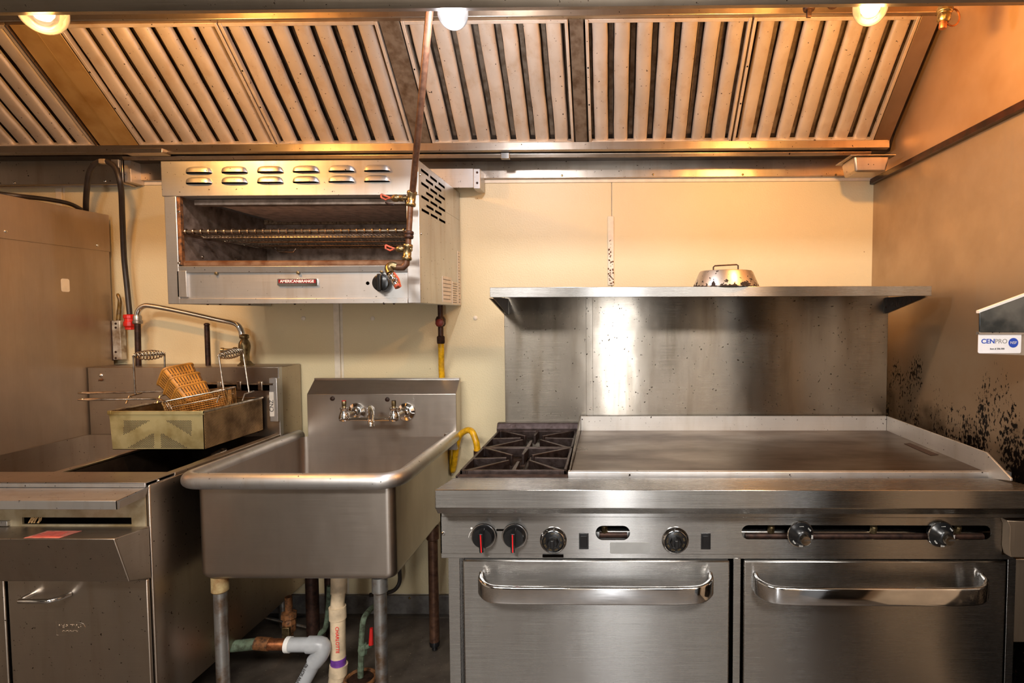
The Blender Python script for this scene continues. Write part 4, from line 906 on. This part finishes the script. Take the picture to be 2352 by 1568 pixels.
tag(MB().tube(crv([W(917, 1300, 2.5), W(918, 1335, 2.5), W(905, 1355, 2.48), W(880, 1362, 2.45), W(850, 1366, 2.4)], 6), .009, 10).build('black_hose', 'rubber'), 'black hose curving under the right rear of the sink', 'hose')

# ================================================================== range
dF = 1.53; rx0, rx1 = X(1012, dF, 1240), X(2322, dF, 1240); yF = Y(dF)
rg_ = thing('gas_range', 'wide stainless gas range with two ovens, griddle and two open burners', 'range', ((rx0+rx1)/2, -.65, 0))
ry1 = Y(2.34); gz = Z(1082, 1.66, 1800)      # griddle height
zbp = Z(1275, dF, 1600)
MB().box(rx0+.02, rx1-.02, yF+.031, ry1, .16, .80).build('body', 'steel_range', rg_, .003)
MB().box(rx0+.02, X(1336, 1.66, 1090)-.005, Y(1.62), ry1, .80, gz-.075).build('burner_box', 'burner', rg_)
MB().box(X(1336, 1.66, 1090)-.03, rx1-.02, Y(1.62), ry1, .80, gz-.02).build('griddle_body', 'steel_range', rg_)
for x in (rx0+.08, rx1-.08):
    for y in (yF+.08, ry1-.1): MB().lathe([(.024, 0), (.024, .10), (.016, .11), (.020, .165)], (x, y, .165), (0, 0, -1), 16).build('leg', 'galv', rg_)
# bull-nose ledge
lf, lb_ = 1.45, 1.63; zl = Z(1125, lf, 1600); zlb = Z(1097, lb_, 1600)
MB().profx([(Y(lf), zl), (Y(lb_), zlb), (Y(lb_), zlb-.05), (Y(1.50), zl-.09), (Y(1.50), Z(1181, 1.47, 1600)), (Y(lf)+.02, Z(1180, 1.47, 1600)), (Y(lf), Z(1168, lf, 1600))], X(999, lf, 1150), rx1+.035).build('front_ledge', 'steel_range', rg_, .002)
# control panel with its cut-outs
zc0, zc1 = Z(1272, dF, 1650), Z(1176, dF, 1650)
xr_ = X(2302, dF, 1240)
slotA = rrect(X(1368, dF, 1223), X(1447, dF, 1223), Z(1240, dF, 1400), Z(1207, dF, 1400), .02, 8); slotB = rrect(X(1703, dF, 1223), X(2277, dF, 1223), Z(1239, dF, 1990), Z(1206, dF, 1990), .022, 8)
outer = [(rx0, zc0), (xr_, zc0)]+[(xr_-.02+.02*cos(a), zc1-.02+.02*sin(a)) for a in [pi/2*k/5 for k in range(6)]]+[(rx0, zc1)]
MB().plate(outer, [slotA, slotB], yF, .003).build('control_panel', 'steel_range', rg_)
MB().box(rx0+.004, xr_, yF+.05, yF+.055, zc0, zc1).build('panel_cavity', 'blackm', rg_); MB().box(rx0, rx0+.003, yF, yF+.3, zc0, zc1+.02).build('panel_side', 'steel_range', rg_)
MB().box(rx0, rx1, yF+.012, yF+.06, zc1-.004, zlb-.02).build('panel_top', 'steel_range', rg_)
for px0, px1, py, r in ((1375, 1440, 1228, .008), (1715, 2270, 1230, .009)):
    MB().cyl((X(px0, dF+.03), yF+.03, Z(py, dF+.03)), (X(px1, dF+.03), yF+.03, Z(py, dF+.03)), r, 10).build('gas_manifold', 'iron', rg_)
for px in (1387, 1778, 2018, 2215): MB().lathe([(.010, 0), (.010, .02), (.005, .024)], (X(px, dF+.02), yF+.032, Z(1224, dF+.02)), (0, -.3, 1), 8).build('manifold_fitting', 'brass', rg_, .001)
MB().box(rx0, X(2330, dF, 1278), yF+.003, yF+.02, Z(1284, dF, 1650), Z(1272, dF, 1650)).build('lower_strip', 'steel_range', rg_, .001)
MB().pbox(1246, 1294, 1274, 1280, dF-.001, .003).build('strip_slot', 'blackm', rg_)
screw(W(1018, 1225, dF), .005, rg_, mat='chrome')
MB().prism([(X(1016, dF), yF+.004, Z(1273, dF)), (X(1036, dF), yF+.004, Z(1273, dF)), (X(1025, dF), yF+.004, Z(1284, dF))], (0, .004, 0)).build('corner_tab', 'iron', rg_)
# burner knobs
for px in (1112, 1183):
    c = W(px, 1228, dF); k = MB().lathe([(.032, -.0), (.034, .004), (.031, .010), (.029, .020), (.026, .026), (.002, .027)], (c.x, yF, c.z), (0, -1, 0), 32).build('burner_knob', 'black', rg_, smooth=40)
    MB().tube([(c.x+.0325*cos(a), yF-.008, c.z+.0325*sin(a)) for a in [2*pi*i/32 for i in range(32)]], .0022, 6, True).build('knob_ring', 'chrome', k)
    MB().hexa([(c.x-.008, yF-.026, c.z-.040), (c.x+.004, yF-.026, c.z-.040), (c.x+.004, yF-.020, c.z-.040), (c.x-.008, yF-.020, c.z-.040), (c.x-.004, yF-.052, c.z+.022), (c.x+.008, yF-.052, c.z+.022), (c.x+.008, yF-.02, c.z+.028), (c.x-.004, yF-.02, c.z+.028)]).build('knob_grip', 'black', k, .002)
    MB().hexa([(c.x-.0035, yF-.0275, c.z-.038), (c.x-.0005, yF-.0275, c.z-.038), (c.x-.0005, yF-.025, c.z-.038), (c.x-.0035, yF-.025, c.z-.038), (c.x+.0005, yF-.0535, c.z+.020), (c.x+.0035, yF-.0535, c.z+.020), (c.x+.0035, yF-.05, c.z+.020), (c.x+.0005, yF-.05, c.z+.020)]).build('pointer_line', 'redline', k)
MB().pbox(1140, 1158, 1215, 1219, dF-.001, .003).build('panel_slot', 'blackm', rg_)
mb = MB(); a0 = W(1090, 1230, dF)
mb.tube([(a0.x+.034*cos(a)+.018, yF-.0005, a0.z+.030*sin(a)-.006) for a in [radians(115+i*7) for i in range(10)]], .0007, 5); mb.build('dial_mark', 'white', rg_)
MB().lathe([(.003, 0), (.002, .0006)], W(1083, 1213, dF), (0, -1, 0), 10).build('dial_mark', 'white', rg_)
# oven thermostats
for px in (1271, 1551):
    c = W(px, 1240, dF); k = MB().lathe([(.036, 0), (.0365, .003), (.031, .012), (.030, .0125), (.028, .009), (.002, .009)], (c.x, yF, c.z), (0, -1, 0), 36).build('thermostat_knob', 'chrome', rg_, smooth=40)
    MB().lathe([(.028, .009), (.0275, .0115), (.022, .013), (.002, .013)], (c.x, yF, c.z), (0, -1, 0), 32).build('dial_face', 'black', k)
    MB().lathe([(.0165, .012), (.015, .024), (.012, .027), (.002, .027)], (c.x, yF, c.z), (0, -1, 0), 8).build('dial_hub', 'black', k, smooth=20)
    MB().box(c.x-.005, c.x+.005, yF-.036, yF-.026, c.z-.010, c.z+.012).build('dial_grip', 'black', k, .002)
    for i, s_ in enumerate(('250', '300', '350', '400', '450', '500', 'LOW')):
        a = radians(60-i*42); text('numeral', s_, .0068, (c.x+.0225*cos(a), yF-.0135, c.z+.0225*sin(a)), FR @ Matrix.Rotation(a-pi/2, 3, 'Z'), 'brass', k, .0002)
    text('numeral', 'OFF', .0065, (c.x, yF-.0135, c.z+.0225), FR, 'brass', k, .0002)
for px in (1341, 1621):
    c = W(px, 1242, dF); k = MB().plate(rect(c.x-.013, c.x+.013, c.z-.022, c.z+.022), [], yF-.003, .004).build('rocker_switch', 'black', rg_, .001)
    MB().hexa([(c.x-.009, yF-.003, c.z-.017), (c.x+.009, yF-.003, c.z-.017), (c.x+.009, yF, c.z-.017), (c.x-.009, yF, c.z-.017), (c.x-.009, yF-.009, c.z+.017), (c.x+.009, yF-.009, c.z+.017), (c.x+.009, yF, c.z+.017), (c.x-.009, yF, c.z+.017)]).build('rocker', 'black', k, .001)
MB().plate(rrect(X(1401, dF, 1258), X(1493, dF, 1258), Z(1271, dF, 1447), Z(1245, dF, 1447), .004), [], yF-.001, .0012).build('name_label', 'grey', rg_)
for px in (1837, 2159):
    c = W(px, 1225, dF); c.y = yF
    ax = Vector((.08, -1, -.10)).normalized()
    k = MB().lathe([(.026, -.02), (.034, .0), (.0345, .006), (.031, .010), (.026, .016), (.020, .026), (.014, .030)], c, ax, 32).build('griddle_knob', 'black', rg_, smooth=40)
    MB().tube([c+ax*.004+(Vector((1, .08, 0)).normalized()*cos(a)+Vector((0, -.1, 1)).normalized()*sin(a))*.0345 for a in [2*pi*i/32 for i in range(32)]], .0024, 6, True).build('knob_ring', 'chrome', k)
    MB().lathe([(.0135, .028), (.0135, .040), (.0125, .042), (.002, .042)], c, ax, 22).build('hub_cap', 'brass' if 0 else 'wire', k)
    text('lettering', 'GRIDDLE', .0062, c+ax*.0424+Vector((0, 0, .002)), FR, 'ink', k, .0002)
    for i, s_ in enumerate(('200', '250', '300', '350', '400', '450')):
        a = radians(95-i*48); off = (Vector((1, 0, 0))*cos(a)+Vector((0, 0, 1))*sin(a))*.0255; text('numeral', s_, .0075, c+off+ax*.0175, FR @ Matrix.Rotation(a-pi/2, 3, 'Z'), 'white', k, .0002)
# oven fronts
zd1 = Z(1286, dF, 1650); zd0 = .215
MB().box(X(1030, dF, 1400), X(1056, dF, 1400), yF+.004, yF+.03, .17, zd1+.005).build('front_post', 'steel_range', rg_, .001)
MB().box(X(1684, dF, 1400), X(1701, dF, 1400), yF+.002, yF+.03, .17, zd1+.005).build('front_post', 'steel_range', rg_, .001)
MB().box(X(2314, dF, 1400), X(2333, dF, 1400), yF+.004, yF+.03, .17, zd1+.005).build('front_post', 'steel_range', rg_, .001)
MB().box(X(1030, dF), X(2330, dF), yF+.004, yF+.03, .165, .21).build('kick_plate', 'steel_range', rg_, .001)
MB().box(X(1056, dF), X(2314, dF), yF+.0275, yF+.0295, .19, zd1+.004).build('door_gap', 'blackm', rg_)
for a, b, h0, h1 in ((1065, 1675, 1090, 1646), (1707, 2307, 1737, 2288)):
    dx0, dx1 = X(a, dF, 1400), X(b, dF, 1400)
    dd_ = MB().box(dx0, dx1, yF-.004, yF+.026, zd0, zd1).build('oven_door', 'steel_range', rg_, .004)
    zh = Z(1364, 1.47, 1400); ha_, hb_ = X(h0+8, 1.48, 1364), X(h1-8, 1.48, 1364)
    pth = crv([(ha_, yF-.004, zh+.008), (ha_+.004, yF-.030, zh+.004), (ha_+.035, yF-.056, zh-.0015), (ha_+.10, yF-.062, zh-.003)], 5)+crv([(hb_-.10, yF-.062, zh-.003), (hb_-.035, yF-.056, zh-.0015), (hb_-.004, yF-.030, zh+.004), (hb_, yF-.004, zh+.008)], 5)
    mb = MB(); sec = [(0.009*cos(q)**1 if 0 else 0, 0) for q in (0,)]
    rings = []; N = len(pth)
    for i, p in enumerate(pth):
        t = (pth[min(i+1, N-1)]-pth[max(i-1, 0)]).normalized(); o_ = Vector((t.y, -t.x, 0)).normalized()
        if o_.y > 0 and abs(t.x) > .5: o_ = -o_
        ring = []
        for u_, v_ in rrect(-.007, .007, -.0245, .0245, .0065, 4): ring.append(mb.bm.verts.new(p+o_*u_+Vector((0, 0, v_*(1+.12*(1 if i in (0, N-1) else 0))))))
        rings.append(ring)
    m_ = len(rings[0])
    for A, B in zip(rings, rings[1:]):
        for k in range(m_): mb.bm.faces.new([A[k], A[(k+1) % m_], B[(k+1) % m_], B[k]])
    mb.bm.faces.new(rings[0]); mb.bm.faces.new(rings[-1][::-1]); mb.build('handle', 'chrome', dd_, smooth=50)
# right side bracket of the neighbouring unit
rb = thing('side_bracket', 'folded steel bracket at the right end of the range panel', 'bracket', W(2340, 1275, 1.49))
MB().prism([W(2313, 1195, 1.50), W(2320, 1210, 1.50), W(2318, 1262, 1.50), W(2322, 1280, 1.50), W(2364, 1281, 1.50), W(2364, 1197, 1.50)], (0, .03, 0)).build('plate', 'steel_side', rb, .002)
MB().box(rx1+.012, XR-.01, Y(1.54), Y(1.56), .5, Z(1281, 1.54)).build('upright', 'steel_side', rb, .002)
# griddle
xg0 = X(1334, 2.25, 970); xg1 = X(2035, 2.26, 970); gd0, gd1 = 1.665, 2.255
MB().box(xg0, xg1+.004, Y(gd0), Y(gd1), gz-.02, gz-.001).build('griddle_plate', 'griddle', rg_, .002)
zs = Z(955, 2.26, 1600)
MB().box(xg0, xg1, Y(2.255), Y(2.265), gz-.02, zs).build('griddle_back_guard', 'guard', rg_, .001)
MB().prism([(xg1, Y(2.255), gz-.02), (xg1, Y(2.255), zs), (xg1, Y(1.66), zs), (xg1, Y(1.555), gz+.010), (xg1, Y(1.555), gz+.003), (xg1, Y(1.665), gz-.02)], (.006, 0, 0)).build('griddle_side_guard', 'guard', rg_, .001)
MB().prism([(xg0, Y(2.26), gz-.06), (xg0, Y(2.26), zs), (xg0, Y(2.05), zs-.02), (xg0, Y(1.655), gz+.004), (xg0, Y(1.655), gz-.06)], (-.005, 0, 0)).build('griddle_side_guard', 'steel_back', rg_, .001)
MB().box(xg0-.008, XR-.025, Y(1.645), Y(gd0), Z(1099, 1.645, 1800), gz+.002).build('griddle_front_rail', 'steel_sal', rg_, .0015)
MB().prism([(X(2083, 2.0, 1020), Y(2.02), gz-.0005), (X(2100, 2.0, 1020), Y(2.03), gz-.0005), (X(2140, 1.9, 1044), Y(1.86), gz-.0005), (X(2118, 1.9, 1044), Y(1.85), gz-.0005)], (0, 0, .0008)).build('grease_slot', plain('burnt_grease', (52, 32, 20), .7, 0, .5, 120, .6), rg_)
# open burners and grates
bx0, bx1 = rx0+.022, xg0-.012; gy0_, gy1_ = 1.655, 2.235; zg = gz+.004
MB().box(bx0-.004, bx1+.004, Y(1.63), Y(1.656), gz-.075, gz-.008).build('burner_box_front', 'burner', rg_)
MB().box(bx0-.006, bx0, Y(1.63), Y(2.25), gz-.075, gz-.006).build('burner_box_side', 'burner', rg_)
MB().profx([(Y(2.235), zg-.02), (Y(2.235), zg+.006), (Y(2.25), zg+.026), (Y(2.275), zg+.026), (Y(2.275), zg-.02)], bx0-.006, bx1+.004).build('rear_rail', 'cast', rg_, .002)
for d0, d1 in ((gy0_, (gy0_+gy1_)/2-.002), ((gy0_+gy1_)/2+.002, gy1_)):
    y0, y1 = Y(d0), Y(d1); cxg, cyg = (bx0+bx1)/2, (y0+y1)/2
    gt = MB(); h = .030
    gt.box(bx0, bx1, y0, y0+.010, zg-h, zg).box(bx0, bx1, y1-.010, y1, zg-h, zg).box(bx0, bx0+.009, y0, y1, zg-h, zg).box(bx1-.009, bx1, y0, y1, zg-h, zg)
    grt = gt.build('burner_grate', 'cast', rg_, .002)
    for k in range(8):
        a = 2*pi*k/8; ex, ey = cos(a), sin(a)
        L = min((bx1-bx0)/2/abs(ex) if abs(ex) > .01 else 9, (y1-y0)/2/abs(ey) if abs(ey) > .01 else 9)*.985
        r0 = .045; o_ = Vector((-ey, ex, 0))*.0045; c = Vector((cxg, cyg, 0)); u_ = Vector((ex, ey, 0))
        p = [c+u_*r0-o_, c+u_*L-o_*1.5, c+u_*L+o_*1.5, c+u_*r0+o_]
        MB().hexa([q+Vector((0, 0, z_)) for q, z_ in zip(p, (zg-.034, zg-.028, zg-.028, zg-.034))]+[q+Vector((0, 0, z_)) for q, z_ in zip(p, (zg+.002, zg-.001, zg-.001, zg+.002))]).build('grate_finger', 'cast', grt, .0015)
    bn = MB().lathe([(.030, 0), (.045, .006), (.045, .016), (.034, .022), (.014, .026), (.002, .026)], (cxg, cyg, gz-.073), (0, 0, 1), 24).build('burner_head', 'cast', rg_)
    MB().cyl((cxg, cyg, gz-.066), (cxg, Y(1.656), gz-.066), .011).build('burner_tube', 'cast', bn)
# backsplash and shelf
bs0, bs1 = X(1159, 2.28, 830), X(2038, 2.28, 830); zsh = Z(681, 1.97, 1632); zst = Z(658, 1.97, 1632)
MB().box(bs0, X(1348, 2.28, 830), Y(2.282), Y(2.34), .80, zst-.01).build('riser_panel', 'steel_back', rg_, .001)
MB().box(X(1348, 2.28, 830), bs1, Y(2.28), Y(2.34), .80, zst-.01).build('riser_panel', 'steel_back', rg_, .001)
MB().box(X(1348, 2.28, 830)-.003, X(1362, 2.28, 830), Y(2.277), Y(2.282), zs-.02, zst-.01).build('seam_strip', 'steel_back', rg_, .001)
h0, h1 = X(1125, 1.97, 670), X(2140, 1.97, 670)
shf = MB().profx([(Y(1.97), zsh), (Y(1.97), zst), (Y(2.30), zst), (Y(2.30), zst+.012), (Y(2.305), zst+.012), (Y(2.305), zst-.003), (Y(1.975), zst-.003), (Y(1.975), zsh+.003), (Y(1.99), zsh+.003), (Y(1.99), zsh)], h0, h1).build('high_shelf', 'steel_range', rg_, .001)
for x in (h0+.004, h1-.008): MB().prism([(x, Y(1.975), zsh+.004), (x, Y(2.28), zsh+.004), (x, Y(2.28), zsh-.06)], (.004, 0, 0)).build('shelf_bracket', 'iron', rg_)
for x, s_ in ((bs0, 1), (bs1, -1)):
    MB().prism([(x-.002*s_, Y(2.279), zsh-.002), (x-.002*s_, Y(2.0), zsh-.002), (x-.002*s_, Y(2.279), zsh-.058)], (.005*s_, 0, 0)).build('shelf_bracket', 'steel_side', rg_, .001)
    MB().box(x, x+.018*s_, Y(2.277), Y(2.28), zsh-.06, zsh).build('bracket_flange', 'steel_back', rg_); screw((x+.010*s_, Y(2.277), zsh-.035), .005, rg_, mat='iron')
# lid on the shelf
ld = thing('pot_lid', 'dented aluminium basting lid with wire handle on the range shelf', 'lid', (X(1667, 2.08, 650), Y(2.08), zst)); lc = Vector(ld['_o'])
R0 = 75*2.08/F
s = NT('scorched_aluminium'); g = s.n('ShaderNodeNewGeometry'); sep = s.n('ShaderNodeSeparateXYZ'); s.l(g.outputs['Position'], sep.inputs[0]); nn_ = s.noise(s.pos(), 60, 4)
edge = s.ramp(sep.outputs[2], zst+.004, zst+.034, .17, 0); f = s.ramp(s.math('ADD', nn_, edge), .63, .645)
s.set(Base_Color=s.mix(f, C(205, 196, 186), C(34, 22, 16)), Metallic=s.ramp(f, 0, 1, .95, .1), Roughness=s.ramp(f, 0, 1, .36, .8)); M['lid'] = s.m
MB().lathe([(R0*1.04, .001), (R0*1.04, .003), (R0*.98, .005), (R0*.96, .012), (R0*.80, .056), (R0*.77, .060), (R0*.3, .0625), (.002, .063)], lc, (0, 0, 1), 48).build('dome', 'lid', ld, smooth=40)
MB().tube([lc+Vector(v) for v in ((-.045, 0, .061), (-.045, 0, .075), (-.040, 0, .080), (.038, 0, .084), (.044, 0, .081), (.044, 0, .061))], .0026, 8).build('handle', 'iron', ld)

# ================================================================== fixture with label on the right wall
rs = thing('wall_shelf_end', 'slanted steel shelf end with white printed label at the right edge', 'shelf', W(2320, 812, 1.5)); e = 1.50
MB().prism([W(2250, 717, e), W(2250, 764, e), W(2420, 764, e), W(2420, 655, e)], (0, .004, 0)).build('end_plate', plain('mottled_steel', (128, 136, 142), .18, .9, .5, 12, .1, (70, 78, 84)), rs, .001)
MB().prism([W(2249, 713, e), W(2249, 719, e), W(2420, 657, e), W(2420, 650, e)], (0, .012, 0)).build('top_edge', 'white', rs)
MB().prism([W(2249, 762, e), W(2249, 768, e), W(2420, 768, e), W(2420, 762, e)], (0, .012, 0)).build('lower_edge', 'steel_sal', rs)
MB().prism([W(2251, 768, e+.006), W(2251, 812, e+.006), W(2420, 818, e+.006), W(2420, 768, e+.006)], (0, .006, 0)).build('rear_plate', 'steel_sal', rs)
A_, B2 = W(2249, 765, e+.001), W(2346, 811, e+.001)
lab = MB().plate(rrect(A_.x, B2.x, B2.z, A_.z, .004), [], Y(e+.003), .002).build('printed_label', plain('label_white', (232, 230, 232), .35, 0, .02), rs)
ly = Y(e+.0025)
text('lettering', 'CEN', .0165, (X(2271, e, 784), ly, Z(784, e, 2271)), FR, 'blue', lab, sx=1.08, bold=.0003); text('lettering', 'PRO', .0165, (X(2301, e, 784), ly, Z(784, e, 2301)), FR, 'grey', lab, sx=1.02)
c = W(2329, 787, e); MB().lathe([(.0125, 0), (.0125, .0006)], (c.x, ly, c.z), (0, -1, 0), 28).build('round_seal', 'blue', lab); text('lettering', 'NSF', .010, (c.x, ly-.0009, c.z), FR, 'white', lab)
text('lettering', 'Item # 206-000', .006, (X(2292, e, 801), ly, Z(801, e, 2292)), FR, 'ink', lab)

for o in bpy.data.objects:
    if '_o' in o: del o['_o']
